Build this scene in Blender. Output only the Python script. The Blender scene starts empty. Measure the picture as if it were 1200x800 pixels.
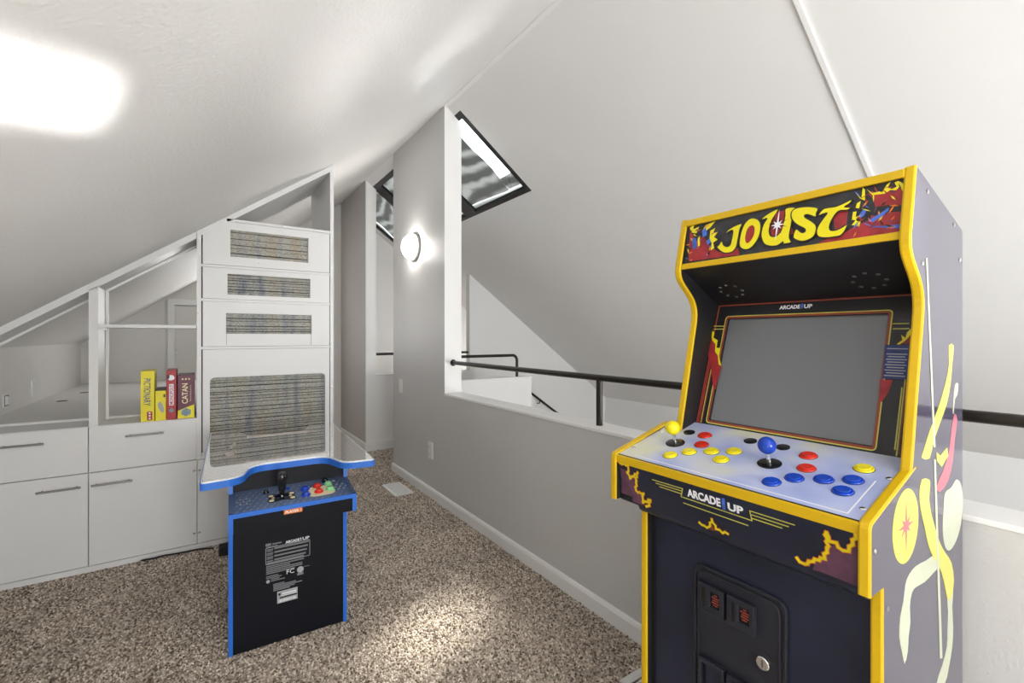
import bpy, bmesh, math, random
import numpy as np
from mathutils import Vector
from mathutils.geometry import tessellate_polygon, delaunay_2d_cdt

random.seed(7)
rng = np.random.default_rng(11)
scene = bpy.context.scene
col = scene.collection

# ------------------------------------------------------------------ camera
YAW = math.atan2(365, 537)
cam_data = bpy.data.cameras.new('camera')
cam_data.sensor_width = 36.0
cam_data.lens = 537 / 1200 * 36.0
cam_data.shift_y = -5.5 / 1200
cam_data.clip_start = 0.02
camera = bpy.data.objects.new('camera', cam_data)
camera.location = (0, 0, 1.22)
camera.rotation_euler = (math.pi / 2, 0, -YAW)
col.objects.link(camera)
scene.camera = camera

# ------------------------------------------------------------------ world, sun, daylight, exposure
world = bpy.data.worlds.new('world')
scene.world = world
world.use_nodes = True
bg = world.node_tree.nodes['Background']
bg.inputs['Color'].default_value = (0.93, 0.97, 1.0, 1)
bg.inputs['Strength'].default_value = 3.6

sun_data = bpy.data.lights.new('sun', 'SUN')
sun_data.energy = 6.0
sun_data.angle = math.radians(6)
sun_data.color = (1.0, 0.95, 0.86)
sun = bpy.data.objects.new('sun', sun_data)
sun.rotation_euler = Vector((-1.05, -1.33, -2.68)).to_track_quat('-Z', 'Y').to_euler()
sun.location = (4, 6, 8)
col.objects.link(sun)


def area_light(name, loc, target, sx, sy, power, color=(1, 1, 1), spread=180):
    d = bpy.data.lights.new(name, 'AREA')
    d.shape = 'RECTANGLE'
    d.size, d.size_y = sx, sy
    d.energy = power
    d.color = color
    d.spread = math.radians(spread)
    o = bpy.data.objects.new(name, d)
    o.location = loc
    o.rotation_euler = (Vector(target) - Vector(loc)).to_track_quat('-Z', 'Y').to_euler()
    col.objects.link(o)
    return o


# daylight at unseen windows assumed behind the camera, then added fill lights
area_light('window_daylight', (0.50, -2.10, 1.18), (0.2, 3, 1.2), 1.1, 0.95, 22, (1.0, 0.995, 0.985))
area_light('stairwell_fill_light', (2.9, -2.10, 0.50), (1.2, 3, 1.3), 1.3, 0.85, 38, (1.0, 0.995, 0.985))  # added at an unseen opening, high enough to reach the left slope
area_light('left_fill_light', (-0.90, -0.85, 0.75), (1.5, 0.6, 0.75), 1.3, 0.9, 3.5, (1.0, 0.995, 0.985))  # added fill for the grey wall and floor; no dormer is built
area_light('hall_fill_light', (0.40, 5.90, 1.40), (0.40, 3, 1.6), 0.5, 0.8, 3.5, (1.0, 0.995, 0.985))  # added fill hidden behind the tall cabinet, brightens hall and nook
area_light('far_room_fill_light', (4.6, 5.47, 0.2), (2.0, 5.5, 0.9), 0.6, 0.6, 14, (1.0, 0.99, 0.98))  # added fill that brightens the far white wall
lamp_data = bpy.data.lights.new('rear_fill_light', 'POINT')  # added fill behind the camera, without a fixture
lamp_data.energy = 6
lamp_data.shadow_soft_size = 0.25
lamp_data.color = (1.0, 0.97, 0.93)
lamp = bpy.data.objects.new('rear_fill_light', lamp_data)
lamp.location = (0.10, -1.30, 1.60)
col.objects.link(lamp)
# small lights added near the floor stand in for reflected sun on the ceiling
area_light('sun_patch_stand_in', (0.75, -1.95, 0.05), (-0.235, 1.19, 1.672), 0.20, 0.13, 0.17, (1.0, 0.98, 0.94), 2.0)
area_light('sun_streak_stand_in', (1.05, -1.90, 0.05), (0.40, 1.75, 2.13), 0.10, 0.40, 0.20, (1.0, 0.98, 0.94), 9)
area_light('sun_streak_stand_in', (1.20, -1.80, 0.05), (0.93, 2.05, 2.50), 0.05, 0.40, 0.20, (1.0, 0.98, 0.94), 7)

scene.view_settings.view_transform = 'Standard'
scene.view_settings.look = 'None'
scene.view_settings.gamma = 1
scene.view_settings.use_curve_mapping = False
scene.view_settings.exposure = 1.06


# ------------------------------------------------------------------ helpers
WP = {}


def vec(*a):
    return Vector(a)


def link(o, parent=None):
    col.objects.link(o)
    if parent is not None:
        o.parent = parent
        o.location = -WP[parent.name]
    WP[o.name] = Vector((0, 0, 0))
    return o


def tag(o, label=None, cat=None, group=None, kind=None):
    if label: o['label'] = label
    if cat: o['category'] = cat
    if group: o['group'] = group
    if kind: o['kind'] = kind
    return o


def thing(name, loc, label, cat, group=None):
    o = bpy.data.objects.new(name, None)
    o.empty_display_size = 0.1
    o.location = loc
    col.objects.link(o)
    WP[o.name] = Vector(loc)
    return tag(o, label, cat, group)


def fillet(pts, r, n=5):
    """round the corners of a closed 2-D polygon; r a number or a list"""
    out = []
    N = len(pts)
    for i in range(N):
        p0, p1, p2 = Vector(pts[i - 1]), Vector(pts[i]), Vector(pts[(i + 1) % N])
        rr = r[i] if isinstance(r, (list, tuple)) else r
        a, b = (p0 - p1), (p2 - p1)
        if rr <= 0 or a.length < 1e-6 or b.length < 1e-6:
            out.append(tuple(p1)); continue
        k = min(rr, a.length * 0.49, b.length * 0.49)
        s, e = p1 + a.normalized() * k, p1 + b.normalized() * k
        for j in range(n + 1):
            t = j / n
            q = s * (1 - t) ** 2 + p1 * 2 * t * (1 - t) + e * t ** 2
            out.append(tuple(q))
    return out


def smooth_poly(pts, n=3):
    out = []
    N = len(pts)
    P = [Vector(p) for p in pts]
    for i in range(N):
        a, b, c, d = P[i - 1], P[i], P[(i + 1) % N], P[(i + 2) % N]
        for j in range(n):
            t = j / n
            q = 0.5 * ((2 * b) + (c - a) * t + (2 * a - 5 * b + 4 * c - d) * t * t + (3 * b - a - 3 * c + d) * t ** 3)
            out.append(tuple(q))
    return out


def rrect(x0, x1, y0, y1, r, n=5):
    return fillet([(x0, y0), (x1, y0), (x1, y1), (x0, y1)], r, n)


def inside(p, poly):
    c = False
    n = len(poly)
    for i in range(n):
        (x0, y0), (x1, y1) = poly[i], poly[i - 1]
        if (y0 > p[1]) != (y1 > p[1]) and p[0] < (x1 - x0) * (p[1] - y0) / (y1 - y0) + x0: c = not c
    return c


def triangulate(loops):
    if len(loops) == 1:
        return tessellate_polygon([[Vector((p[0], p[1], 0)) for p in loops[0]]])
    flat, edges, b = [], [], 0
    for l in loops:
        flat += [Vector((p[0], p[1])) for p in l]
        edges += [(b + i, b + (i + 1) % len(l)) for i in range(len(l))]
        b += len(l)
    vs, es, fs, ov, oe, of = delaunay_2d_cdt(flat, edges, [], 0, 1e-7)
    back = [o[0] if o else -1 for o in ov]
    out = []
    for f in fs:
        c = sum((vs[i] for i in f), Vector((0, 0))) / 3
        if inside(c, loops[0]) and not any(inside(c, h) for h in loops[1:]) and all(back[i] >= 0 for i in f):
            out.append(tuple(back[i] for i in f))
    return out


class MB:
    def __init__(self):
        self.v, self.f = [], []

    def add(self, vs, fs):
        b = len(self.v)
        self.v += [tuple(q) for q in vs]
        self.f += [tuple(b + i for i in f) for f in fs]
        return self

    def box(self, x0, x1, y0, y1, z0, z1):
        vs = [(x, y, z) for z in (z0, z1) for y in (y0, y1) for x in (x0, x1)]
        return self.add(vs, [(0, 2, 3, 1), (4, 5, 7, 6), (0, 1, 5, 4), (2, 6, 7, 3), (0, 4, 6, 2), (1, 3, 7, 5)])

    def slab(self, outer, holes, fn, d0, d1):
        """polygon (with holes) extruded: fn(a, b, d) -> 3-D point"""
        loops = [outer] + list(holes)
        loops = [[tuple(p) for p in l] for l in loops]
        tri = triangulate(loops)
        flat = [p for l in loops for p in l]
        n = len(flat)
        vs = [fn(p[0], p[1], d0) for p in flat] + [fn(p[0], p[1], d1) for p in flat]
        fs = [tuple(t) for t in tri] + [tuple(n + i for i in reversed(t)) for t in tri]
        b = 0
        for l in loops:
            m = len(l)
            for i in range(m):
                j = (i + 1) % m
                fs.append((b + i, b + j, n + b + j, n + b + i))
            b += m
        return self.add(vs, fs)

    def prism(self, poly, axis, a, b, holes=()):
        fn = {'x': lambda p, q, d: (d, p, q), 'y': lambda p, q, d: (p, d, q), 'z': lambda p, q, d: (p, q, d)}[axis]
        return self.slab(poly, holes, fn, a, b)

    def cyl(self, p0, p1, r0, r1=None, n=16, caps=True):
        r1 = r0 if r1 is None else r1
        p0, p1 = Vector(p0), Vector(p1)
        w = (p1 - p0).normalized()
        u = w.orthogonal().normalized()
        v = w.cross(u)
        vs = []
        for p, r in ((p0, r0), (p1, r1)):
            for i in range(n):
                a = 2 * math.pi * i / n
                vs.append(p + u * (r * math.cos(a)) + v * (r * math.sin(a)))
        fs = [(i, (i + 1) % n, n + (i + 1) % n, n + i) for i in range(n)]
        if caps: fs += [tuple(range(n - 1, -1, -1)), tuple(range(n, 2 * n))]
        return self.add(vs, fs)

    def tube(self, path, r, n=10):
        P = [Vector(p) for p in path]
        vs, fs = [], []
        u = None
        for i, p in enumerate(P):
            t = ((P[i + 1] - p) if i < len(P) - 1 else (p - P[i - 1])).normalized()
            if 0 < i < len(P) - 1: t = ((P[i + 1] - p).normalized() + (p - P[i - 1]).normalized()).normalized()
            u = t.orthogonal().normalized() if u is None else (u - t * u.dot(t)).normalized()
            w = t.cross(u)
            for k in range(n):
                a = 2 * math.pi * k / n
                vs.append(p + u * (r * math.cos(a)) + w * (r * math.sin(a)))
        for i in range(len(P) - 1):
            for k in range(n):
                fs.append((i * n + k, i * n + (k + 1) % n, (i + 1) * n + (k + 1) % n, (i + 1) * n + k))
        fs += [tuple(range(n - 1, -1, -1)), tuple(range((len(P) - 1) * n, len(P) * n))]
        return self.add(vs, fs)

    def lathe(self, prof, o, w, n=24):
        o, w = Vector(o), Vector(w).normalized()
        u = w.orthogonal().normalized(); v = w.cross(u)
        vs, fs = [], []
        for r, h in prof:
            for k in range(n):
                a = 2 * math.pi * k / n
                vs.append(o + w * h + u * (r * math.cos(a)) + v * (r * math.sin(a)))
        for i in range(len(prof) - 1):
            for k in range(n):
                fs.append((i * n + k, i * n + (k + 1) % n, (i + 1) * n + (k + 1) % n, (i + 1) * n + k))
        fs += [tuple(range(n - 1, -1, -1)), tuple(range((len(prof) - 1) * n, len(prof) * n))]
        return self.add(vs, fs)

    def build(self, name, mat, parent=None, bevel=0, smooth=False, seg=2):
        me = bpy.data.meshes.new(name)
        bm = bmesh.new()
        bv = [bm.verts.new(p) for p in self.v]
        for f in self.f:
            if len(set(f)) > 2:
                try: bm.faces.new([bv[i] for i in f])
                except ValueError: pass
        bmesh.ops.recalc_face_normals(bm, faces=bm.faces)
        if bevel:
            es = [e for e in bm.edges if len(e.link_faces) == 2 and e.calc_face_angle(0) > 0.6]
            bmesh.ops.bevel(bm, geom=es, offset=bevel, segments=seg, affect='EDGES', profile=0.5, clamp_overlap=True)
        if smooth:
            for f in bm.faces: f.smooth = True
        bm.to_mesh(me); bm.free()
        if smooth:
            try: me.set_sharp_from_angle(angle=math.radians(40))
            except Exception: pass
        me.materials.append(mat)
        o = bpy.data.objects.new(name, me)
        return link(o, parent)


def box(name, mat, parent, x0, x1, y0, y1, z0, z1, bevel=0.0015):
    return MB().box(x0, x1, y0, y1, z0, z1).build(name, mat, parent, bevel)


def struct(o, label=None, cat=None):
    return tag(o, label, cat, kind='structure')


TEXT_CACHE = {}


def text(name, s, p00, u, v, w, h, mat, parent, depth=0.0006, shear=0.0, bold=0.0):
    """lettering fitted to a w x h box; p00 its lower left corner, u/v its axes"""
    key = (s, shear, bold)
    if key not in TEXT_CACHE:
        c = bpy.data.curves.new('lettering', 'FONT')
        c.body = s; c.size = 1; c.shear = shear; c.offset = bold; c.extrude = 0.5; c.resolution_u = 3
        o = bpy.data.objects.new('lettering', c)
        col.objects.link(o)
        bpy.context.view_layer.update()
        me = bpy.data.meshes.new_from_object(o.evaluated_get(bpy.context.evaluated_depsgraph_get()))
        vs = [q.co.copy() for q in me.vertices]; fs = [tuple(p.vertices) for p in me.polygons]
        bpy.data.objects.remove(o); bpy.data.curves.remove(c); bpy.data.meshes.remove(me)
        TEXT_CACHE[key] = (vs, fs)
    vs, fs = TEXT_CACHE[key]
    x0, x1 = min(q.x for q in vs), max(q.x for q in vs)
    y0, y1 = min(q.y for q in vs), max(q.y for q in vs)
    p00, u, v = Vector(p00), Vector(u), Vector(v)
    n = u.cross(v).normalized()
    m = MB()
    m.add([p00 + u * ((q.x - x0) / (x1 - x0) * w) + v * ((q.y - y0) / (y1 - y0) * h) + n * (q.z * depth) for q in vs], fs)
    return m.build(name, mat, parent)


# ------------------------------------------------------------------ materials
def newmat(name):
    m = bpy.data.materials.new(name)
    m.use_nodes = True
    nt = m.node_tree
    return m, nt, nt.nodes['Principled BSDF']


def pset(b, **k):
    for kk, vv in k.items():
        kk = kk.replace('_', ' ')
        if kk in b.inputs: b.inputs[kk].default_value = vv


def paint(name, c, rough=0.5, bump=0.0, scale=200.0, var=0.0, ior=1.45, metallic=0.0, coat=0.0, vscale=3.0, detail=2.0):
    m, nt, b = newmat(name)
    pset(b, Base_Color=(*c, 1), Roughness=rough, IOR=ior, Metallic=metallic, Coat_Weight=coat, Coat_Roughness=0.03)
    tc = nt.nodes.new('ShaderNodeTexCoord')
    if bump:
        n = nt.nodes.new('ShaderNodeTexNoise'); n.inputs['Scale'].default_value = scale; n.inputs['Detail'].default_value = detail
        bp = nt.nodes.new('ShaderNodeBump'); bp.inputs['Strength'].default_value = bump; bp.inputs['Distance'].default_value = 0.003
        nt.links.new(tc.outputs['Object'], n.inputs['Vector']); nt.links.new(n.outputs['Fac'], bp.inputs['Height'])
        nt.links.new(bp.outputs['Normal'], b.inputs['Normal'])
    n2 = nt.nodes.new('ShaderNodeTexNoise'); n2.inputs['Scale'].default_value = vscale; n2.inputs['Detail'].default_value = 4
    r = nt.nodes.new('ShaderNodeValToRGB')
    v = max(var, 0.01)
    r.color_ramp.elements[0].position = 0.3; r.color_ramp.elements[1].position = 0.7
    r.color_ramp.elements[0].color = (*[x * (1 - v) for x in c], 1)
    r.color_ramp.elements[1].color = (*[min(1, x * (1 + v)) for x in c], 1)
    nt.links.new(tc.outputs['Object'], n2.inputs['Vector']); nt.links.new(n2.outputs['Fac'], r.inputs['Fac'])
    nt.links.new(r.outputs['Color'], b.inputs['Base Color'])
    return m


M = {}
M['ceiling'] = paint('ceiling_paint', (0.85, 0.842, 0.83), 0.55, 0.6, 80, 0.008)
M['ceiling_r'] = paint('stairwell_ceiling_paint', (0.80, 0.79, 0.78), 0.6, 0.12, 60, 0.008)
M['white_wall'] = paint('white_wall_paint', (0.84, 0.835, 0.825), 0.5, 0.1, 120, 0.008)
M['grey_wall'] = paint('grey_wall_paint', (0.60, 0.596, 0.592), 0.42, 0.35, 130, 0.01)
M['taupe_wall'] = paint('taupe_wall_paint', (0.55, 0.52, 0.485), 0.5, 0.25, 130, 0.01)
M['trim'] = paint('white_trim_paint', (0.86, 0.855, 0.845), 0.35, 0.0, var=0.008)
M['cab'] = paint('cabinet_white_paint', (0.76, 0.757, 0.75), 0.38, 0.06, 40, 0.012)
M['nook'] = paint('nook_paint', (0.78, 0.765, 0.74), 0.6, 0.08, 60, 0.015)
M['rail'] = paint('dark_bronze_metal', (0.035, 0.030, 0.026), 0.33, metallic=0.6, var=0.15)
M['black'] = paint('black_laminate', (0.012, 0.012, 0.014), 0.38, var=0.1)
M['black_gloss'] = paint('black_gloss_plastic', (0.012, 0.012, 0.014), 0.15, var=0.1)
M['frame_black'] = paint('black_window_frame', (0.02, 0.02, 0.02), 0.35, var=0.1)
M['steel'] = paint('brushed_steel', (0.42, 0.41, 0.40), 0.35, metallic=0.9, var=0.1, vscale=20)
M['chrome'] = paint('chrome', (0.75, 0.75, 0.77), 0.12, metallic=1.0, var=0.05)
M['plastic_white'] = paint('white_plastic', (0.83, 0.83, 0.81), 0.35, var=0.01)
M['slot'] = paint('dark_slot', (0.03, 0.03, 0.03), 0.6, var=0.1)
M['shadow_gap'] = paint('dark_gap_paint', (0.12, 0.115, 0.11), 0.7, var=0.1)
M['yellow'] = paint('yellow_edge_trim', (0.66, 0.42, 0.004), 0.38, var=0.03)
M['print_yellow'] = paint('yellow_print', (0.80, 0.70, 0.01), 0.35, var=0.02)
M['print_pale_yellow'] = paint('pale_yellow_print', (0.60, 0.57, 0.10), 0.3, var=0.04, vscale=12)
M['print_cream'] = paint('cream_print', (0.50, 0.53, 0.40), 0.3, var=0.04, vscale=12)
M['print_red'] = paint('dark_red_print', (0.33, 0.025, 0.03), 0.35, var=0.25, vscale=40)
M['print_orange'] = paint('orange_print', (0.80, 0.22, 0.03), 0.35, var=0.1)
M['print_blue'] = paint('blue_print', (0.06, 0.14, 0.55), 0.35, var=0.3, vscale=60)
M['print_plum'] = paint('plum_print', (0.12, 0.05, 0.09), 0.35, var=0.3, vscale=40)
M['print_pink'] = paint('muted_red_print', (0.42, 0.12, 0.16), 0.3, var=0.1)
M['print_white'] = paint('white_print', (0.85, 0.86, 0.9), 0.4, var=0.02)
M['print_dim_red'] = paint('dim_red_print', (0.30, 0.045, 0.03), 0.35, var=0.1)
M['print_brown'] = paint('red_brown_print', (0.25, 0.05, 0.025), 0.35, var=0.1)
M['print_grey'] = paint('grey_print', (0.42, 0.43, 0.45), 0.5, var=0.05)
M['label_grey'] = paint('dim_grey_print', (0.20, 0.21, 0.225), 0.5, var=0.05)
M['bar_pink'] = paint('pinkish_bar', (0.55, 0.47, 0.43), 0.08, var=0.15, vscale=60, ior=2.0)
M['side_art'] = paint('violet_grey_side_laminate', (0.066, 0.060, 0.094), 0.10, var=0.04, ior=1.68, bump=0.03, scale=300)
M['marquee_bg'] = paint('charcoal_marquee_print', (0.03, 0.03, 0.035), 0.22, var=0.6, vscale=14)
M['deck_front'] = paint('navy_black_panel', (0.013, 0.017, 0.036), 0.30, var=0.25, vscale=10)
M['coin'] = paint('black_coin_door', (0.016, 0.018, 0.027), 0.36, 0.08, 400, var=0.1)
M['bezel'] = paint('black_bezel_print', (0.02, 0.02, 0.022), 0.25, var=0.15)
M['screen'] = paint('grey_screen', (0.15, 0.155, 0.165), 0.10, 0.015, 500, var=0.02, ior=1.6)
M['ball_yellow'] = paint('yellow_ball_plastic', (0.85, 0.70, 0.01), 0.12, var=0.02)
M['ball_blue'] = paint('blue_ball_plastic', (0.012, 0.055, 0.42), 0.10, var=0.02)
M['btn_red'] = paint('red_button_plastic', (0.65, 0.03, 0.015), 0.2, var=0.03)
M['btn_yellow'] = paint('yellow_button_plastic', (0.85, 0.72, 0.02), 0.2, var=0.03)
M['btn_blue'] = paint('blue_button_plastic', (0.01, 0.06, 0.48), 0.2, var=0.03)
M['btn_green'] = paint('pale_green_button_plastic', (0.25, 0.60, 0.28), 0.2, var=0.03)
M['blue_edge'] = paint('blue_edge_trim', (0.03, 0.16, 0.62), 0.3, var=0.03)
M['table_black'] = paint('table_black_laminate', (0.007, 0.008, 0.012), 0.42, var=0.15, ior=1.3)
M['shelf_blue'] = paint('slate_blue_tread_print', (0.10, 0.14, 0.24), 0.3, var=0.15, vscale=15)
M['tread'] = paint('pale_tread_print', (0.34, 0.38, 0.47), 0.3, var=0.1)
M['top_print'] = paint('silver_tabletop_print', (0.74, 0.73, 0.72), 0.02, var=0.03, metallic=0.85, vscale=25)
M['top_tread'] = paint('dark_tread_tabletop_print', (0.52, 0.51, 0.50), 0.05, var=0.05, metallic=0.8)
M['top_screen'] = paint('tabletop_screen_glass', (0.62, 0.62, 0.62), 0.015, var=0.03, metallic=0.85)
M['glass_edge'] = paint('pale_glass_edge', (0.78, 0.80, 0.80), 0.1, var=0.02)
M['handle'] = paint('brushed_nickel', (0.33, 0.32, 0.31), 0.3, metallic=0.85, var=0.05)
M['box_yellow'] = paint('yellow_card', (0.85, 0.72, 0.01), 0.4, var=0.03)
M['box_red'] = paint('red_card', (0.42, 0.02, 0.025), 0.4, var=0.08, vscale=30)
M['box_maroon'] = paint('maroon_card', (0.13, 0.02, 0.05), 0.4, var=0.15, vscale=30)
M['box_dark'] = paint('dark_card', (0.05, 0.04, 0.04), 0.5, var=0.1)
M['card_cream'] = paint('cream_card_print', (0.80, 0.68, 0.42), 0.4, var=0.05)
M['card_slate'] = paint('slate_card_print', (0.22, 0.32, 0.36), 0.4, var=0.3, vscale=60)
M['navy_print'] = paint('navy_print', (0.02, 0.04, 0.16), 0.4, var=0.1)
M['cord'] = paint('black_cord_rubber', (0.015, 0.015, 0.015), 0.6, var=0.1)


def deck_material():
    m, nt, b = newmat('pale_iridescent_deck_print')
    tc = nt.nodes.new('ShaderNodeTexCoord')
    n = nt.nodes.new('ShaderNodeTexNoise'); n.inputs['Scale'].default_value = 5.5; n.inputs['Detail'].default_value = 2
    r = nt.nodes.new('ShaderNodeValToRGB')
    e = r.color_ramp.elements
    e[0].position, e[0].color = 0.32, (0.28, 0.35, 0.66, 1)
    e[1].position, e[1].color = 0.70, (0.70, 0.70, 0.55, 1)
    q = r.color_ramp.elements.new(0.48); q.color = (0.44, 0.50, 0.80, 1)
    q = r.color_ramp.elements.new(0.58); q.color = (0.56, 0.60, 0.76, 1)
    nt.links.new(tc.outputs['Object'], n.inputs['Vector']); nt.links.new(n.outputs['Fac'], r.inputs['Fac'])
    nt.links.new(r.outputs['Color'], b.inputs['Base Color'])
    pset(b, Roughness=0.28)
    return m


M['deck'] = deck_material()


def grille_material():
    m, nt, b = newmat('woven_reed_grille')
    tc = nt.nodes.new('ShaderNodeTexCoord')
    mp = nt.nodes.new('ShaderNodeMapping'); mp.inputs['Scale'].default_value = (8, 1, 0.7)
    n = nt.nodes.new('ShaderNodeTexNoise'); n.inputs['Scale'].default_value = 1.6; n.inputs['Detail'].default_value = 4; n.inputs['Roughness'].default_value = 0.6
    r = nt.nodes.new('ShaderNodeValToRGB')
    e = r.color_ramp.elements
    e[0].position, e[0].color = 0.30, (0.14, 0.18, 0.25, 1)
    e[1].position, e[1].color = 0.70, (0.26, 0.16, 0.09, 1)
    for p, c in ((0.38, (0.34, 0.35, 0.355)), (0.48, (0.44, 0.43, 0.385)), (0.58, (0.42, 0.395, 0.33)), (0.66, (0.44, 0.36, 0.27))):
        q = r.color_ramp.elements.new(p); q.color = (*c, 1)
    mp2 = nt.nodes.new('ShaderNodeMapping'); mp2.inputs['Scale'].default_value = (1, 1, 2.4)
    n2 = nt.nodes.new('ShaderNodeTexNoise'); n2.inputs['Scale'].default_value = 190; n2.inputs['Detail'].default_value = 1
    r2 = nt.nodes.new('ShaderNodeMapRange')
    r2.inputs['From Min'].default_value = 0.35; r2.inputs['From Max'].default_value = 0.65
    r2.inputs['To Min'].default_value = 0.5; r2.inputs['To Max'].default_value = 1.25
    mx = nt.nodes.new('ShaderNodeVectorMath'); mx.operation = 'SCALE'
    L = nt.links.new
    L(tc.outputs['Object'], mp.inputs['Vector']); L(mp.outputs['Vector'], n.inputs['Vector']); L(n.outputs['Fac'], r.inputs['Fac'])
    L(tc.outputs['Object'], mp2.inputs['Vector']); L(mp2.outputs['Vector'], n2.inputs['Vector']); L(n2.outputs['Fac'], r2.inputs['Value'])
    L(r.outputs['Color'], mx.inputs[0]); L(r2.outputs['Result'], mx.inputs['Scale']); L(mx.outputs['Vector'], b.inputs['Base Color'])
    pset(b, Roughness=0.8)
    return m


M['grille'] = grille_material()


def carpet_material(name, tufted):
    m, nt, b = newmat(name)
    L = nt.links.new
    tc = nt.nodes.new('ShaderNodeTexCoord')
    r = nt.nodes.new('ShaderNodeValToRGB')
    e = r.color_ramp.elements
    e[0].position, e[0].color = 0.0, (0.085, 0.062, 0.048, 1)
    e[1].position, e[1].color = 1.0, (0.85, 0.78, 0.69, 1)
    for p, c in ((0.25, (0.23, 0.18, 0.142)), (0.55, (0.47, 0.40, 0.335)), (0.8, (0.66, 0.585, 0.505))):
        q = r.color_ramp.elements.new(p); q.color = (*c, 1)
    if tufted:
        at = nt.nodes.new('ShaderNodeAttribute'); at.attribute_name = 'tuft'
        L(at.outputs['Fac'], r.inputs['Fac'])
    else:
        n = nt.nodes.new('ShaderNodeTexNoise'); n.inputs['Scale'].default_value = 160; n.inputs['Detail'].default_value = 1
        L(tc.outputs['Object'], n.inputs['Vector']); L(n.outputs['Fac'], r.inputs['Fac'])
    n2 = nt.nodes.new('ShaderNodeTexNoise'); n2.inputs['Scale'].default_value = 3.0; n2.inputs['Detail'].default_value = 3
    mr = nt.nodes.new('ShaderNodeMapRange'); mr.inputs['From Min'].default_value = 0.3; mr.inputs['From Max'].default_value = 0.7
    mr.inputs['To Min'].default_value = 1.02; mr.inputs['To Max'].default_value = 1.30
    mx = nt.nodes.new('ShaderNodeVectorMath'); mx.operation = 'SCALE'
    L(tc.outputs['Object'], n2.inputs['Vector']); L(n2.outputs['Fac'], mr.inputs['Value'])
    L(r.outputs['Color'], mx.inputs[0]); L(mr.outputs['Result'], mx.inputs['Scale']); L(mx.outputs['Vector'], b.inputs['Base Color'])
    pset(b, Roughness=0.95)
    if 'Specular IOR Level' in b.inputs: b.inputs['Specular IOR Level'].default_value = 0.1
    return m


M['carpet_base'] = carpet_material('carpet_backing', False)
M['carpet_pile'] = carpet_material('carpet_pile', True)


def emission_mat(name, c, s):
    m, nt, b = newmat(name)
    pset(b, Base_Color=(0.9, 0.9, 0.88, 1), Emission_Color=(*c, 1), Emission_Strength=s, Roughness=0.3)
    return m


M['lamp_glass'] = emission_mat('lit_opal_glass', (1.0, 0.96, 0.90), 15.0)


def glass_mat():
    m, nt, b = newmat('skylight_glass')
    out = nt.nodes['Material Output']
    tr = nt.nodes.new('ShaderNodeBsdfTransparent'); tr.inputs['Color'].default_value = (0.93, 0.95, 0.95, 1)
    gl = nt.nodes.new('ShaderNodeBsdfGlossy'); gl.inputs['Roughness'].default_value = 0.02
    fr = nt.nodes.new('ShaderNodeFresnel'); fr.inputs['IOR'].default_value = 1.5
    mx = nt.nodes.new('ShaderNodeMixShader')
    L = nt.links.new
    ge = nt.nodes.new('ShaderNodeNewGeometry'); iv = nt.nodes.new('ShaderNodeMath'); iv.operation = 'SUBTRACT'; iv.inputs[0].default_value = 1.0
    ml = nt.nodes.new('ShaderNodeMath'); ml.operation = 'MULTIPLY'
    L(ge.outputs['Backfacing'], iv.inputs[1]); L(fr.outputs['Fac'], ml.inputs[0]); L(iv.outputs['Value'], ml.inputs[1])
    L(ml.outputs['Value'], mx.inputs['Fac']); L(tr.outputs['BSDF'], mx.inputs[1]); L(gl.outputs['BSDF'], mx.inputs[2]); L(mx.outputs['Shader'], out.inputs['Surface'])
    return m


M['glass'] = glass_mat()


def shade_mat():
    m, nt, b = newmat('grey_wavy_shade_mesh')
    L = nt.links.new
    out = nt.nodes['Material Output']
    tc = nt.nodes.new('ShaderNodeTexCoord')
    wv = nt.nodes.new('ShaderNodeTexWave'); wv.inputs['Scale'].default_value = 2.4; wv.inputs['Distortion'].default_value = 7
    wv.inputs['Detail'].default_value = 2; wv.inputs['Detail Scale'].default_value = 1.1; wv.bands_direction = 'X'
    r = nt.nodes.new('ShaderNodeValToRGB')
    r.color_ramp.elements[0].position = 0.25; r.color_ramp.elements[0].color = (0.13, 0.13, 0.127, 1)
    r.color_ramp.elements[1].position = 0.95; r.color_ramp.elements[1].color = (0.27, 0.27, 0.266, 1)
    tl = nt.nodes.new('ShaderNodeBsdfTranslucent'); df = nt.nodes.new('ShaderNodeBsdfDiffuse'); mx = nt.nodes.new('ShaderNodeMixShader')
    mx.inputs['Fac'].default_value = 0.15
    L(tc.outputs['Object'], wv.inputs['Vector']); L(wv.outputs['Fac'], r.inputs['Fac'])
    L(r.outputs['Color'], tl.inputs['Color']); L(r.outputs['Color'], df.inputs['Color'])
    L(tl.outputs['BSDF'], mx.inputs[1]); L(df.outputs['BSDF'], mx.inputs[2]); L(mx.outputs['Shader'], out.inputs['Surface'])
    return m


M['shade'] = shade_mat()

# ================================================================== the setting
W, WT, ZR, SL = 1.457, 1.588, 2.89, 0.72
YB, YF = 5.96, -2.2


def zc(x): return ZR - SL * abs(x - W)


# floor: carpet backing, L-shaped with the stair landing
fl = MB().prism([(-0.95, YF), (1.50, YF), (1.50, 4.07), (1.588, 4.07), (1.588, 3.87), (2.85, 3.87), (2.85, 4.93), (1.50, 4.93), (1.50, YB), (-0.95, YB)], 'z', -0.12, -0.004)
struct(fl.build('floor', M['carpet_base']))


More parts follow.
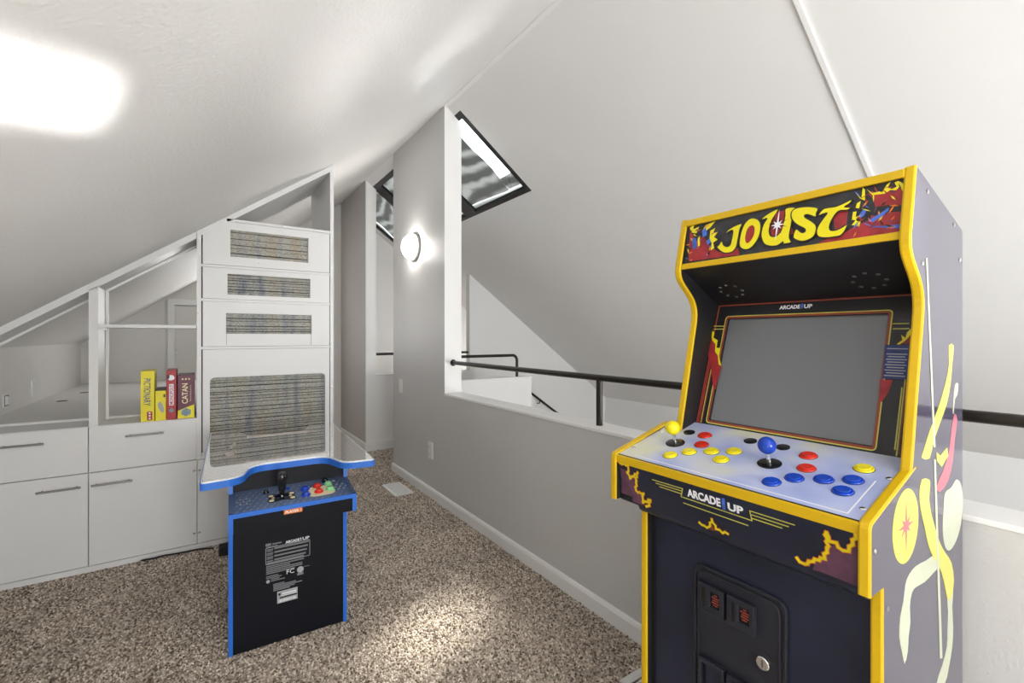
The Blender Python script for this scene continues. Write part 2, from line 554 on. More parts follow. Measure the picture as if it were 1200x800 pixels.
def carpet_pile(regions, step):
    pts = []
    for x0, x1, y0, y1 in regions:
        xs = np.arange(x0, x1, step); ys = np.arange(y0, y1, step)
        g = np.stack(np.meshgrid(xs, ys), -1).reshape(-1, 2)
        pts.append(g + rng.uniform(-0.5, 0.5, g.shape) * step)
    P = np.concatenate(pts); n = len(P)
    ang = rng.uniform(0, 2 * np.pi, n)
    hgt = rng.uniform(0.004, 0.0085, n)
    lean = rng.normal(0, 0.0028, (n, 2))
    rad = rng.uniform(0.0032, 0.0052, n)
    V = np.zeros((n, 9, 3), np.float32)
    for k in range(4):
        a = ang + k * np.pi / 2
        V[:, k, 0] = P[:, 0] + np.cos(a) * rad * 0.8; V[:, k, 1] = P[:, 1] + np.sin(a) * rad * 0.8; V[:, k, 2] = -0.006
        V[:, 4 + k, 0] = P[:, 0] + np.cos(a + 0.4) * rad + lean[:, 0] * 0.6
        V[:, 4 + k, 1] = P[:, 1] + np.sin(a + 0.4) * rad + lean[:, 1] * 0.6
        V[:, 4 + k, 2] = -0.004 + hgt * 0.62
    V[:, 8, 0] = P[:, 0] + lean[:, 0]; V[:, 8, 1] = P[:, 1] + lean[:, 1]; V[:, 8, 2] = -0.004 + hgt
    quad = np.array([[k, (k + 1) % 4, 4 + (k + 1) % 4, 4 + k] for k in range(4)])
    tri = np.array([[4 + k, 4 + (k + 1) % 4, 8] for k in range(4)])
    base = (np.arange(n) * 9)[:, None, None]
    Q = (quad[None] + base).reshape(-1); T = (tri[None] + base).reshape(-1)
    me = bpy.data.meshes.new('carpet_pile')
    me.vertices.add(n * 9); me.vertices.foreach_set('co', V.reshape(-1))
    me.loops.add(len(Q) + len(T)); me.loops.foreach_set('vertex_index', np.concatenate([Q, T]).astype(np.int32))
    nq, nt_ = len(Q) // 4, len(T) // 3
    st = np.concatenate([np.arange(nq) * 4, nq * 4 + np.arange(nt_) * 3]).astype(np.int32)
    me.polygons.add(nq + nt_); me.polygons.foreach_set('loop_start', st)
    me.update(calc_edges=True)
    at = me.attributes.new('tuft', 'FLOAT', 'POINT')
    c = np.clip(rng.beta(1.5, 1.5, n), 0, 1)
    at.data.foreach_set('value', np.repeat(c, 9).astype(np.float32))
    me.polygons.foreach_set('use_smooth', np.ones(nq + nt_, bool))
    me.materials.append(M['carpet_pile'])
    o = bpy.data.objects.new('carpet_pile', me)
    link(o)
    tag(o, 'speckled beige and brown cut pile carpet covering the floor', 'carpet', kind='stuff')


carpet_pile([(-0.95, 1.44, 0.35, 3.20), (0.74, 1.44, 3.20, 4.95), (1.44, 1.95, 4.09, 4.90)], 0.0082)

# ceilings
lo = MB().prism([(W, ZR), (-1.10, zc(-1.10)), (-1.10, zc(-1.10) + 0.18), (W, ZR + 0.18)], 'y', YF - 0.1, YB + 0.14)
struct(lo.build('ceiling_left', M['ceiling']))
SKX0, SKX1, SKY0, SKY1 = 1.545, 2.155, 2.925, 5.785
ro = MB().slab([(W, YF - 0.1), (5.25, YF - 0.1), (5.25, YB + 0.14), (W, YB + 0.14)],
               [[(SKX0, SKY0), (SKX1, SKY0), (SKX1, SKY1), (SKX0, SKY1)]],
               lambda x, y, d: (x, y, zc(x) + d), 0.0, 0.11)
struct(ro.build('ceiling_right', M['ceiling_r']))
# batten down the right slope and the hairline joint along the ridge
bt = MB().slab([(1.50, 0.848), (3.3, 0.848), (3.3, 0.872), (1.50, 0.872)], [], lambda x, y, d: (x, y, zc(x) + d), -0.012, 0.005)
struct(bt.build('trim_1', M['trim'], bevel=0.003))
rg = MB().slab([(W - 0.004, YF), (W + 0.018, YF), (W + 0.018, 3.0), (W - 0.004, 3.0)], [], lambda x, y, d: (x, y, zc(x) + d), -0.004, 0.002)
struct(rg.build('trim_2', M['white_wall']))

# walls
nw = MB().prism([(W, -0.12), (W, ZR), (WT, zc(WT)), (WT, -2.6), (W + 0.05, -2.6), (W + 0.05, -0.12)], 'y', 3.009, 4.07)
struct(nw.build('wall_right', M['grey_wall']))
hw = MB().box(W, WT, YF, 3.009, -2.6, 0.798)
struct(hw.build('wall_half', M['grey_wall']))
cp = MB().box(W - 0.004, WT + 0.004, YF, 3.009, 0.798, 0.812)
struct(cp.build('trim_3', M['trim'], bevel=0.002))
ec = MB().prism([(W - 0.002, 0.812), (W - 0.002, zc(W - 0.002)), (W, ZR), (WT + 0.002, zc(WT + 0.002)), (WT + 0.002, 0.812)], 'y', 3.003, 3.010)
struct(ec.build('trim_4', M['white_wall']))
hl = MB().prism([(W, -0.12), (W, ZR), (1.567, zc(1.567)), (1.567, -0.12)], 'y', 4.922, YB)
struct(hl.build('wall_hall', M['taupe_wall']))
he = MB().prism([(W - 0.001, -0.1), (W - 0.001, zc(W - 0.001)), (1.567, zc(1.567)), (1.567, -0.1)], 'y', 4.915, 4.922)
struct(he.build('trim_5', M['white_wall']))
gw = MB().prism([(1.567, -2.6), (1.567, 0.80), (2.715, 0.80), (2.715, zc(2.715)), (5.04, zc(5.04)), (5.04, -2.6)], 'y', 4.915, 5.0)
struct(gw.build('wall_gable', M['white_wall']))
gs = MB().box(1.567, 2.715, 4.910, 5.005, 0.80, 0.812)
struct(gs.build('trim_6', M['trim'], bevel=0.002))
bw = MB().prism([(-1.1, -2.6), (-1.1, zc(-1.1)), (W, ZR), (5.1, zc(5.1)), (5.1, -2.6)], 'y', YB, YB + 0.12)
struct(bw.build('wall_back', M['nook']))
wl = MB().box(-1.08, -0.95, YF, YB, -0.12, zc(-0.95) + 0.02)
struct(wl.build('wall_left', M['nook']))
we = MB().box(5.035, 5.15, YF, YB, -2.6, zc(5.035) + 0.02)
struct(we.build('wall_eave', M['white_wall']))
fw = MB().prism([(-1.1, -2.6), (-1.1, zc(-1.1)), (W, ZR), (5.1, zc(5.1)), (5.1, -2.6)], 'y', YF - 0.12, YF,
                holes=[[(-0.1, 0.65), (1.1, 0.65), (1.1, 1.70), (-0.1, 1.70)], [(2.2, 0.05), (3.6, 0.05), (3.6, 0.95), (2.2, 0.95)]])
struct(fw.build('wall_front', M['white_wall']))
sf = MB().box(W, 5.1, YF, YB, -2.7, -2.6)
struct(sf.build('floor_lower', M['carpet_base']))
uw = MB().box(1.40, 1.455, 3.9, YB, -2.6, -0.12)
struct(uw.build('wall_lower', M['white_wall']))
h2 = MB().box(WT, 2.85, 3.83, 3.92, -2.6, 0.80)
struct(h2.build('wall_landing', M['white_wall']))
t7 = MB().box(WT, 2.86, 3.822, 3.928, 0.80, 0.812)
struct(t7.build('trim_7', M['trim'], bevel=0.002))
# far white wall seen beyond the opening
fb = MB().prism([(1.567, 0.0), (1.567, zc(1.567)), (4.9, zc(4.9)), (4.9, 0.0)], 'y', 5.945, 5.962)
struct(fb.build('wall_far', M['white_wall']))
ff = MB().box(1.56, 5.03, 5.0, 5.95, -0.12, 0.0)
struct(ff.build('floor_far', M['carpet_base']))

# baseboards
bprof = [(0.0, 0.0), (0.014, 0.0), (0.014, 0.060), (0.009, 0.073), (0.0, 0.076)]
b1 = MB().prism([(W - a, b - 0.004) for a, b in bprof], 'y', YF, 4.084)
b1.prism([(4.07 + a, b - 0.004) for a, b in bprof], 'x', W - 0.012, 1.60)
struct(b1.build('baseboard_right', M['trim']))
b2 = MB().prism([(W - a, b * 1.2 - 0.004) for a, b in bprof], 'y', 4.902, YB)
struct(b2.build('baseboard_hall', M['trim']))
b3 = MB().prism([(4.915 - a, b * 1.45 - 0.004) for a, b in bprof], 'x', W - 0.001, 2.71)
struct(b3.build('baseboard_landing', M['trim']))

# unseen windows behind the camera, sized and placed for the daylight they admit
for i, (x0, x1, z0, z1) in enumerate(((-0.1, 1.1, 0.65, 1.70), (2.2, 3.6, 0.05, 0.95))):
    wn = MB()
    for a, b, c, d in ((x0, x1, z0, z0 + 0.05), (x0, x1, z1 - 0.05, z1), (x0, x0 + 0.05, z0, z1), (x1 - 0.05, x1, z0, z1), ((x0 + x1) / 2 - 0.025, (x0 + x1) / 2 + 0.025, z0, z1)):
        wn.box(a, b, YF - 0.1, YF - 0.04, c, d)
    o = struct(wn.build('window_%d' % (i + 2), M['trim']))
    pn = MB().box(x0 + 0.04, x1 - 0.04, YF - 0.075, YF - 0.069, z0 + 0.04, z1 - 0.04).build('pane', M['glass'], o)

# ------------------------------------------------------------------ skylight strip
sky_fn = lambda x, y, d: (x, y, zc(x) + d)
MUL = ((3.765, 3.945), (4.765, 4.945))
holes = []
ys = [SKY0 + 0.035, MUL[0][0], MUL[0][1], MUL[1][0], MUL[1][1], SKY1 - 0.03]
for k in range(3):
    holes.append([(SKX0 + 0.025, ys[2 * k]), (SKX1 - 0.012, ys[2 * k]), (SKX1 - 0.012, ys[2 * k + 1]), (SKX0 + 0.025, ys[2 * k + 1])])
win = MB().slab([(SKX0 - 0.012, SKY0 - 0.012), (SKX1 + 0.012, SKY0 - 0.012), (SKX1 + 0.012, SKY1 + 0.012), (SKX0 - 0.012, SKY1 + 0.012)], holes, sky_fn, -0.004, 0.018).build('window_1', M['frame_black'], bevel=0.002)
struct(win)
for k in range(3):
    y0, y1 = ys[2 * k] - 0.01, ys[2 * k + 1] + 0.01
    MB().slab([(SKX0 + 0.015, y0), (SKX1 - 0.008, y0), (SKX1 - 0.008, y1), (SKX0 + 0.015, y1)], [], sky_fn, 0.027, 0.034).build('pane', M['glass'], win)
    # inner stop bead
    MB().slab([(SKX0 + 0.015, y0), (SKX1 - 0.004, y0), (SKX1 - 0.004, y1), (SKX0 + 0.015, y1)],
              [[(SKX0 + 0.04, y0 + 0.018), (SKX1 - 0.018, y0 + 0.018), (SKX1 - 0.018, y1 - 0.018), (SKX0 + 0.04, y1 - 0.018)]], sky_fn, 0.018, 0.026).build('glazing_bead', M['frame_black'], win)


def shade(name, label, x0, x1, y0, y1, ph):
    nx, ny = 40, 44
    vs, fs = [], []
    for j in range(ny + 1):
        for i in range(nx + 1):
            x = x0 + (x1 - x0) * i / nx; y = y0 + (y1 - y0) * j / ny
            s = 0.068 + 0.010 * math.sin(16 * (x - x0) + 5 * math.sin(3.0 * (y - y0) + ph)) + 0.006 * math.sin(9 * (y - y0) + 4 * x + ph)
            vs.append((x, y, zc(x) + s))
    for j in range(ny):
        for i in range(nx):
            a = j * (nx + 1) + i
            fs.append((a, a + 1, a + nx + 2, a + nx + 1))
    m = MB().add(vs, fs)
    n = len(vs)
    m.add([(a, b, c + 0.003) for a, b, c in vs], [tuple(reversed(f)) for f in fs])
    o = m.build(name, M['shade'], smooth=True)
    tag(o, label, 'sun shade', 'mesh shades over the skylights')


shade('shade_screen', 'grey rippled mesh shade over the nearest skylight pane', SKX0 + 0.01, SKX1 - 0.01, 3.20, 3.845, 0.3)
shade('shade_screen', 'grey rippled mesh shade over the middle skylight pane', SKX0 + 0.01, SKX1 - 0.01, 3.86, 4.845, 1.7)
shade('shade_screen', 'grey rippled mesh shade over the farthest skylight pane', SKX0 + 0.01, SKX1 - 0.01, 4.86, 5.775, 2.6)
shade('shade_flap', 'small beige grey shade flap at the lower near corner of the skylight', 2.04, SKX1 - 0.01, 2.935, 3.195, 0.9)

# ------------------------------------------------------------------ handrails
r1 = thing('guard_rail', (1.522, 1.52, 0.812), 'long dark bronze tube railing with posts on the half wall', 'railing')
MB().cyl((1.522, 3.004, 1.031), (1.522, YF + 0.02, 1.031), 0.0148, n=20).build('rail', M['rail'], r1, smooth=True)
MB().lathe([(0.024, 0), (0.024, 0.004), (0.016, 0.006)], (1.522, 3.003, 1.031), (0, -1, 0)).build('wall_flange', M['rail'], r1, smooth=True)
for y in (1.522, -0.6):
    MB().cyl((1.522, y, 0.812), (1.522, y, 1.026), 0.0148, n=20).build('post', M['rail'], r1, smooth=True)
r2 = thing('landing_rail', (2.15, 3.875, 0.812), 'short dark tube rail with rounded elbow on the landing half wall', 'railing')
arc = [(1.588, 3.875, 1.031), (2.64, 3.875, 1.031)] + [(2.64 + 0.055 * math.sin(a), 3.875, 1.031 - 0.055 + 0.055 * math.cos(a)) for a in [math.pi / 2 * k / 6 for k in range(1, 7)]] + [(2.695, 3.875, 0.812)]
MB().tube(arc, 0.0145, 12).build('rail', M['rail'], r2, smooth=True)
r3 = thing('opening_rail', (2.1, 4.96, 1.031), 'dark tube rail across the far wall opening beyond the doorway', 'railing')
MB().cyl((1.567, 4.96, 1.031), (2.715, 4.96, 1.031), 0.0145, n=14).build('rail', M['rail'], r3, smooth=True)
r4 = thing('stair_handrail', (3.9, 4.86, 0.3), 'sloping dark handrail fixed to the white wall above the stairs', 'handrail')
MB().cyl((3.60, 4.86, 0.485), (4.75, 4.86, -0.305), 0.0145, n=14).build('rail', M['rail'], r4, smooth=True)
for x in (3.75, 4.55):
    z = 0.485 - (x - 3.60) * 0.687
    MB().tube([(x, 4.86, z - 0.012), (x, 4.86, z - 0.05), (x, 4.915, z - 0.06)], 0.006, 8).build('bracket', M['rail'], r4)

# ------------------------------------------------------------------ wall fittings
sc = thing('wall_sconce', (W, 3.56, 1.955), 'lit round opal glass sconce on the grey wall', 'lamp')
sco = (W, 3.56, 1.955)
MB().lathe([(0.118, 0), (0.118, 0.012), (0.108, 0.020), (0.095, 0.022)], sco, (-1, 0, 0), 40).build('back_ring', M['handle'], sc, smooth=True)
MB().lathe([(0.104, 0.018)] + [(0.104 * math.cos(t), 0.018 + 0.092 * math.sin(t)) for t in [math.pi / 2 * k / 10 for k in range(1, 10)]] + [(0.004, 0.110)], sco, (-1, 0, 0), 40).build('globe', M['lamp_glass'], sc, smooth=True)


def outlet(name, label, cat, cx, cy, cz, nx, w, h, kind, mat=None):
    """plate on a wall facing nx (-1 or +1) along x"""
    t = thing(name, (cx, cy, cz), label, cat)
    d = 0.006 * nx
    MB().prism(rrect(cy - w / 2, cy + w / 2, cz - h / 2, cz + h / 2, 0.006), 'x', cx, cx + d).build('cover_plate', M['plastic_white'], t, bevel=0.001)
    if kind == 'outlet':
        for s in (-1, 1):
            zc_ = cz + s * h * 0.22
            f = MB().prism(rrect(cy - w * 0.24, cy + w * 0.24, zc_ - h * 0.13, zc_ + h * 0.13, 0.008), 'x', cx + d, cx + d * 1.4).build('socket', M['plastic_white'], t)
            sl = MB()
            for q in (-0.09, 0.09): sl.box(cx + d * 1.35, cx + d * 1.45, cy + w * q - 0.0012, cy + w * q + 0.0012, zc_ - 0.002, zc_ + 0.008)
            sl.build('slots', M['slot'], f)
    elif kind == 'switch':
        MB().box(min(cx + d, cx + d * 1.8), max(cx + d, cx + d * 1.8), cy - w * 0.22, cy + w * 0.22, cz - h * 0.27, cz + h * 0.27).build('rocker', M['plastic_white'], t, bevel=0.001)
    else:
        MB().box(min(cx + d, cx + d * 3), max(cx + d, cx + d * 3), cy - w * 0.3, cy + w * 0.3, cz - h * 0.3, cz + h * 0.3).build('jack', M['plastic_white'], t, bevel=0.001)
        MB().prism(rrect(cy - w * 0.42, cy + w * 0.42, cz - h * 0.42, cz + h * 0.42, 0.004), 'x', cx + d, cx + d * 1.25, holes=[rrect(cy - w * 0.36, cy + w * 0.36, cz - h * 0.36, cz + h * 0.36, 0.004)]).build('groove', M['shadow_gap'], t)


outlet('power_outlet', 'white duplex outlet low on the grey wall', 'outlet', W, 3.245, 0.352, -1, 0.078, 0.125, 'outlet')
outlet('light_switch', 'white rocker switch near the end of the grey wall', 'switch', W, 3.878, 0.788, -1, 0.078, 0.122, 'switch')
outlet('nook_outlet', 'white duplex outlet on the knee wall inside the left shelf nook', 'outlet', -0.95, 4.43, 0.868, 1, 0.078, 0.120, 'outlet')
outlet('cable_jack', 'square cable plate with jack at the left end of the shelf nook', 'wall plate', -0.95, 3.90, 0.845, 1, 0.085, 0.075, 'jack')


def floor_vent(label, x0, x1, y0, y1):
    t = thing('floor_vent', ((x0 + x1) / 2, (y0 + y1) / 2, 0), label, 'vent', 'white floor registers')
    MB().prism([(x0, y0), (x1, y0), (x1, y1), (x0, y1)], 'z', 0.001, 0.009, holes=[[(x0 + 0.022, y0 + 0.022), (x1 - 0.022, y0 + 0.022), (x1 - 0.022, y1 - 0.022), (x0 + 0.022, y1 - 0.022)]]).build('frame', M['plastic_white'], t, bevel=0.002)
    MB().box(x0 + 0.02, x1 - 0.02, y0 + 0.02, y1 - 0.02, -0.002, 0.001).build('duct', M['slot'], t)
    n = 16
    for k in range(n):
        y = y0 + 0.026 + (y1 - y0 - 0.052) * k / (n - 1)
        MB().box(x0 + 0.02, x1 - 0.02, y - 0.0035, y + 0.0035, 0.002, 0.007).build('slat', M['plastic_white'], t)


floor_vent('white floor vent by the end of the grey wall', 1.225, 1.376, 3.385, 3.70)
floor_vent('white floor vent beside the foot of the yellow trimmed arcade cabinet', 1.225, 1.36, 0.82, 1.125)

# ================================================================== built-in storage wall
YC = 3.193
DPT = 3.44


def bar_handle(x0, x1, z, parent, y=YC):
    m = MB().cyl((x0, y - 0.028, z), (x1, y - 0.028, z), 0.0055, n=12)
    for x in (x0 + 0.018, x1 - 0.018): m.cyl((x, y - 0.028, z), (x, y + 0.001, z), 0.004, n=10)
    return m.build('handle', M['handle'], parent, smooth=True)


def base_unit(label, x0, x1, dr, hd, hr, drawer=True):
    t = thing('base_cabinet', ((x0 + x1) / 2, YC + 0.3, 0), label, 'cabinet', 'built-in base cabinets')
    MB().box(x0, x1, YC + 0.02, YC + 0.60, 0.03, 0.735).build('carcass', M['cab'], t)
    MB().box(x0, x1, YC + 0.004, YC + 0.03, 0.0, 0.030).build('toe_kick', M['cab'], t)
    d = box('door', M['cab'], t, x0 + 0.002, x1 - 0.002, YC, YC + 0.019, 0.034, 0.513)
    if hr: bar_handle(*hr, 0.452, d)
    if drawer:
        f = box('drawer', M['cab'], t, x0 + 0.002, x1 - 0.002, YC, YC + 0.019, 0.517, 0.752)
        if hd: bar_handle(*hd, 0.692, f)
    return t


base_unit('white base cabinet at the left edge with two bar handles', -0.945, -0.4795, True, (-0.80, -0.640), (-0.668, -0.505))
bc2 = base_unit('white base cabinet below the board games with two bar handles', -0.4795, -0.016, True, (-0.331, -0.168), (-0.466, -0.301))
t = thing('tall_base_cabinet', (0.36, YC + 0.3, 0), 'white base cabinet under the tall grille cabinet, behind the cocktail table', 'cabinet')
MB().box(-0.016, 0.734, YC + 0.02, YC + 0.60, 0.03, 0.515).build('carcass', M['cab'], t)
MB().box(-0.016, 0.734, YC + 0.004, YC + 0.03, 0.0, 0.030).build('toe_kick', M['cab'], t)
for a, b in ((-0.014, 0.357), (0.361, 0.732)):
    d = box('door', M['cab'], t, a, b, YC, YC + 0.019, 0.034, 0.513)
for z in (0.453, 0.095):
    for x, par in ((-0.030, bc2), (-0.004, t)):
        m = MB().lathe([(0.0055, 0), (0.0055, 0.002), (0.003, 0.004)], (x, YC, z), (0, -1, 0), 12)
        m.box(min(x, -0.0165) if x < -0.016 else -0.0155, max(x, -0.0155) if x > -0.016 else -0.0165, YC - 0.0015, YC - 0.0002, z - 0.0012, z + 0.0012)
        m.build('hinge', M['steel'], par)

# open shelf frame above the base cabinets
sh = thing('shelf_frame', (-0.45, YC + 0.12, 0.755), 'white sloped open shelf frame with one shelf above the base cabinets', 'shelving')
MB().box(-0.945, -0.02, YC + 0.0005, DPT, 0.7525, 0.755).build('bottom_board', M['cab'], sh)
MB().prism([(-0.479, 0.755), (-0.442, 0.755), (-0.442, zc(-0.442) - 0.035), (-0.479, zc(-0.479) - 0.035)], 'y', YC, DPT).build('post', M['cab'], sh, bevel=0.001)
MB().prism([(-0.945, zc(-0.945) - 0.002), (-0.945, zc(-0.945) - 0.042), (-0.02, zc(-0.02) - 0.042), (-0.02, zc(-0.02) - 0.002)], 'y', YC, DPT - 0.012).build('sloped_rail', M['cab'], sh, bevel=0.001)
MB().prism([(-0.945, zc(-0.945) - 0.040), (-0.945, zc(-0.945) - 0.056), (-0.02, zc(-0.02) - 0.056), (-0.02, zc(-0.02) - 0.040)], 'y', DPT - 0.02, DPT).build('back_bead', M['trim'], sh)
MB().box(-0.442, -0.430, DPT - 0.014, DPT, 0.755, zc(-0.442) - 0.05).build('back_bead', M['trim'], sh)
MB().box(-0.442, -0.02, YC + 0.002, DPT, 1.268, 1.286).build('shelf', M['cab'], sh, bevel=0.001)
MB().box(-0.442, -0.415, YC + 0.03, YC + 0.05, 1.256, 1.268).build('shelf_support', M['steel'], sh)
# deep white deck of the nook behind the shelf frame
dk = thing('nook_deck', (-0.48, 4.7, 0.768), 'wide white deck running back into the nook behind the shelves', 'worktop')
MB().box(-0.95, -0.02, DPT, 5.958, 0.735, 0.768).build('deck_board', M['nook'], dk, bevel=0.002)
for x, y, r in ((-0.805, 4.44, 0.03), (-0.775, 5.01, 0.03)):
    MB().lathe([(r, 0.0), (r, 0.0025), (r * 0.8, 0.003)], (x, y, 0.768), (0, 0, 1), 24).build('grommet', M['shadow_gap'], dk)
# small access door in the back of the nook
dr = MB().box(-0.222, 0.30, 5.938, 5.958, 0.77, 1.545).build('door_1', M['nook'], bevel=0.002)
struct(dr)
cs = MB()
cs.prism([(-0.282, 0.768), (-0.282, 1.615), (0.36, 1.615), (0.36, 0.768), (0.30, 0.768), (0.30, 1.552), (-0.222, 1.552), (-0.222, 0.768)], 'y', 5.925, 5.958)
cs.build('casing', M['trim'], dr, bevel=0.003)
MB().lathe([(0.008, 0), (0.008, 0.02), (0.014, 0.024), (0.014, 0.034)], (-0.20, 5.938, 1.06), (0, -1, 0), 14).build('knob', M['steel'], dr, smooth=True)

# tall cabinet with woven grilles
tc_ = thing('tall_cabinet', (0.36, YC + 0.35, 0.515), 'tall white cabinet with woven grille doors and sloped open top', 'cabinet')
YD = 3.82
MB().prism([(-0.018, 0.516), (-0.018, zc(-0.018) - 0.002), (0.004, zc(0.004) - 0.002), (0.004, 0.516)], 'y', YC, YD).build('side_panel', M['cab'], tc_)
MB().prism([(0.712, 0.516), (0.712, zc(0.712) - 0.002), (0.734, zc(0.734) - 0.002), (0.734, 0.516)], 'y', YC, YD).build('side_panel', M['cab'], tc_)
MB().prism([(0.004, zc(0.004) - 0.002), (0.712, zc(0.712) - 0.002), (0.712, zc(0.712) - 0.038), (0.004, zc(0.004) - 0.038)], 'y', YC, YD).build('sloped_rail', M['cab'], tc_)
MB().box(0.13, 0.712, YC, YD, 1.905, 1.921).build('top_board', M['cab'], tc_)
MB().prism([(0.004, 0.53), (0.712, 0.53), (0.712, 1.905), (0.13, 1.905), (0.004, 1.81)], 'y', YC + 0.10, YC + 0.11).build('back_panel', M['slot'], tc_)
for z in (1.6350, 1.4355, 1.155, 0.522):
    MB().box(0.004, 0.712, YC + 0.003, YC + 0.03, z - 0.007, z + 0.007).build('rail', M['cab'], tc_)


def grille_door(outer, hole, rh, nslat):
    d = MB().prism(outer, 'y', YC + 0.001, YC + 0.021, holes=[rrect(*hole, rh)]).build('door', M['cab'], tc_, bevel=0.0012)
    x0, x1, z0, z1 = hole
    m = MB()
    z = z0 - 0.004
    h = (z1 - z0) / nslat
    while z < z1 + 0.004:
        hh = h * random.uniform(0.55, 1.45)
        sag = random.uniform(-0.002, 0.002)
        y = YC + 0.0165 + random.uniform(-0.001, 0.001)
        n = 8
        vs, fs = [], []
        for i in range(n + 1):
            x = x0 - 0.004 + (x1 - x0 + 0.008) * i / n
            dz = sag * math.sin(i / n * math.pi) + random.uniform(-0.0005, 0.0005)
            vs += [(x, y, z + dz), (x, y - 0.002, z + hh * 0.5 + dz), (x, y, z + hh - 0.0036 + dz)]
        for i in range(n):
            a = i * 3
            fs += [(a, a + 3, a + 4, a + 1), (a + 1, a + 4, a + 5, a + 2)]
        m.add(vs, fs)
        z += hh
    g = m.build('woven_grille', M['grille'], d)
    return d


grille_door([(0.010, 1.6435), (0.708, 1.6435), (0.708, 1.9035), (0.125, 1.9035), (0.010, 1.820)], (0.147, 0.577, 1.698, 1.857), 0.001, 5)
grille_door([(0.010, 1.4435), (0.708, 1.4435), (0.708, 1.6265), (0.010, 1.6265)], (0.132, 0.588, 1.471, 1.594), 0.001, 6)
d3 = grille_door([(0.010, 1.1635), (0.708, 1.1635), (0.708, 1.4275), (0.010, 1.4275)], (0.125, 0.596, 1.238, 1.360), 0.001, 5)
gl = MB()
for x in (0.127, 0.594): gl.box(x - 0.0008, x + 0.0008, YC + 0.0003, YC + 0.0012, 1.170, 1.238)
gl.build('panel_joint', M['shadow_gap'], d3)
grille_door([(0.010, 0.5305), (0.708, 0.5305), (0.708, 1.1465), (0.010, 1.1465)], (0.045, 0.680, 0.56, 0.981), 0.03, 19)
for x, z in ((0.725, 0.885), (-0.008, 1.10), (0.30, 1.672), (0.115, 1.935), (0.43, 1.915), (-0.008, 1.785), (-0.006, 1.70), (-0.008, 1.36)):
    MB().lathe([(0.006, 0), (0.006, 0.003), (0.0035, 0.006)], (x, YC + 0.0005, z), (0, -1, 0), 12).build('latch', M['trim'], tc_)

# ------------------------------------------------------------------ board games on the shelf board
YG = YC + 0.012
ZS = 0.755


def game(name, label, x0, x1, h, depth, mat):
    t = thing(name, ((x0 + x1) / 2, YG + depth / 2, ZS), label, 'board game', 'board games on the shelf')
    b = MB().box(x0, x1, YG + 0.0005, YG + depth, ZS, ZS + h).build('box', M[mat], t, bevel=0.0012)
    return t, b


UX, UZ = (1, 0, 0), (0, 0, 1)
DN = (0, 0, -1)
t, b = game('board_game', 'tall plain yellow game box at the left of the row', -0.270, -0.211, 0.276, 0.20, 'box_yellow')
text('lettering', 'PICTIONARY', (-0.2565, YG, ZS + 0.235), DN, UX, 0.150, 0.030, M['print_grey'], t, shear=0.1)
text('lettering', 'PICTIONARY', (-0.2575, YG - 0.0004, ZS + 0.236), DN, UX, 0.150, 0.030, M['navy_print'], t, shear=0.1)
MB().prism(rrect(-0.243, -0.220, ZS + 0.006, ZS + 0.055, 0.008), 'y', YG - 0.0004, YG + 0.001).build('badge', M['box_red'], t)
for k in range(3): MB().lathe([(0.005, 0), (0.004, 0.0008)], (-0.2315, YG - 0.0004, ZS + 0.015 + 0.0155 * k), (0, -1, 0), 10).build('badge_mark', M['print_white'], t)

t, b = game('board_game', 'short yellow game box between the taller yellow and red boxes', -0.207, -0.160, 0.165, 0.17, 'box_yellow')
MB().prism(smooth_poly([(-0.196, ZS + 0.09), (-0.182, ZS + 0.105), (-0.168, ZS + 0.06), (-0.175, ZS + 0.042), (-0.190, ZS + 0.065)]), 'y', YG - 0.0004, YG + 0.001).build('leaf_print', M['print_grey'], t)
MB().box(-0.171, -0.163, YG - 0.0004, YG + 0.001, ZS + 0.128, ZS + 0.145).build('corner_print', M['box_dark'], t)
MB().box(-0.207, -0.160, YG + 0.002, YG + 0.17, ZS + 0.165, ZS + 0.172).build('lid', M['box_dark'], t, bevel=0.001)

t, b = game('board_game', 'narrow red game box with white lettering strip', -0.158, -0.113, 0.277, 0.20, 'box_red')
MB().prism(rrect(-0.146, -0.125, ZS + 0.080, ZS + 0.200, 0.003), 'y', YG - 0.0004, YG + 0.001).build('title_strip', M['print_white'], t)
text('lettering', 'MONOPOLY', (-0.1275, YG - 0.0008, ZS + 0.085), UZ, (-1, 0, 0), 0.110, 0.016, M['box_red'], t, bold=0.02)
MB().prism(smooth_poly([(-0.154, ZS + 0.232), (-0.140, ZS + 0.220), (-0.122, ZS + 0.228), (-0.126, ZS + 0.246), (-0.142, ZS + 0.250)]), 'y', YG - 0.0004, YG + 0.001).build('white_print', M['print_white'], t)
MB().prism(smooth_poly([(-0.156, ZS + 0.236), (-0.148, ZS + 0.228), (-0.144, ZS + 0.246), (-0.152, ZS + 0.254)]), 'y', YG - 0.0007, YG + 0.001).build('dark_print', M['box_dark'], t)
MB().prism(smooth_poly([(-0.146, ZS + 0.052), (-0.134, ZS + 0.040), (-0.124, ZS + 0.050), (-0.134, ZS + 0.066)]), 'y', YG - 0.0004, YG + 0.001).build('blue_print', M['card_slate'], t)

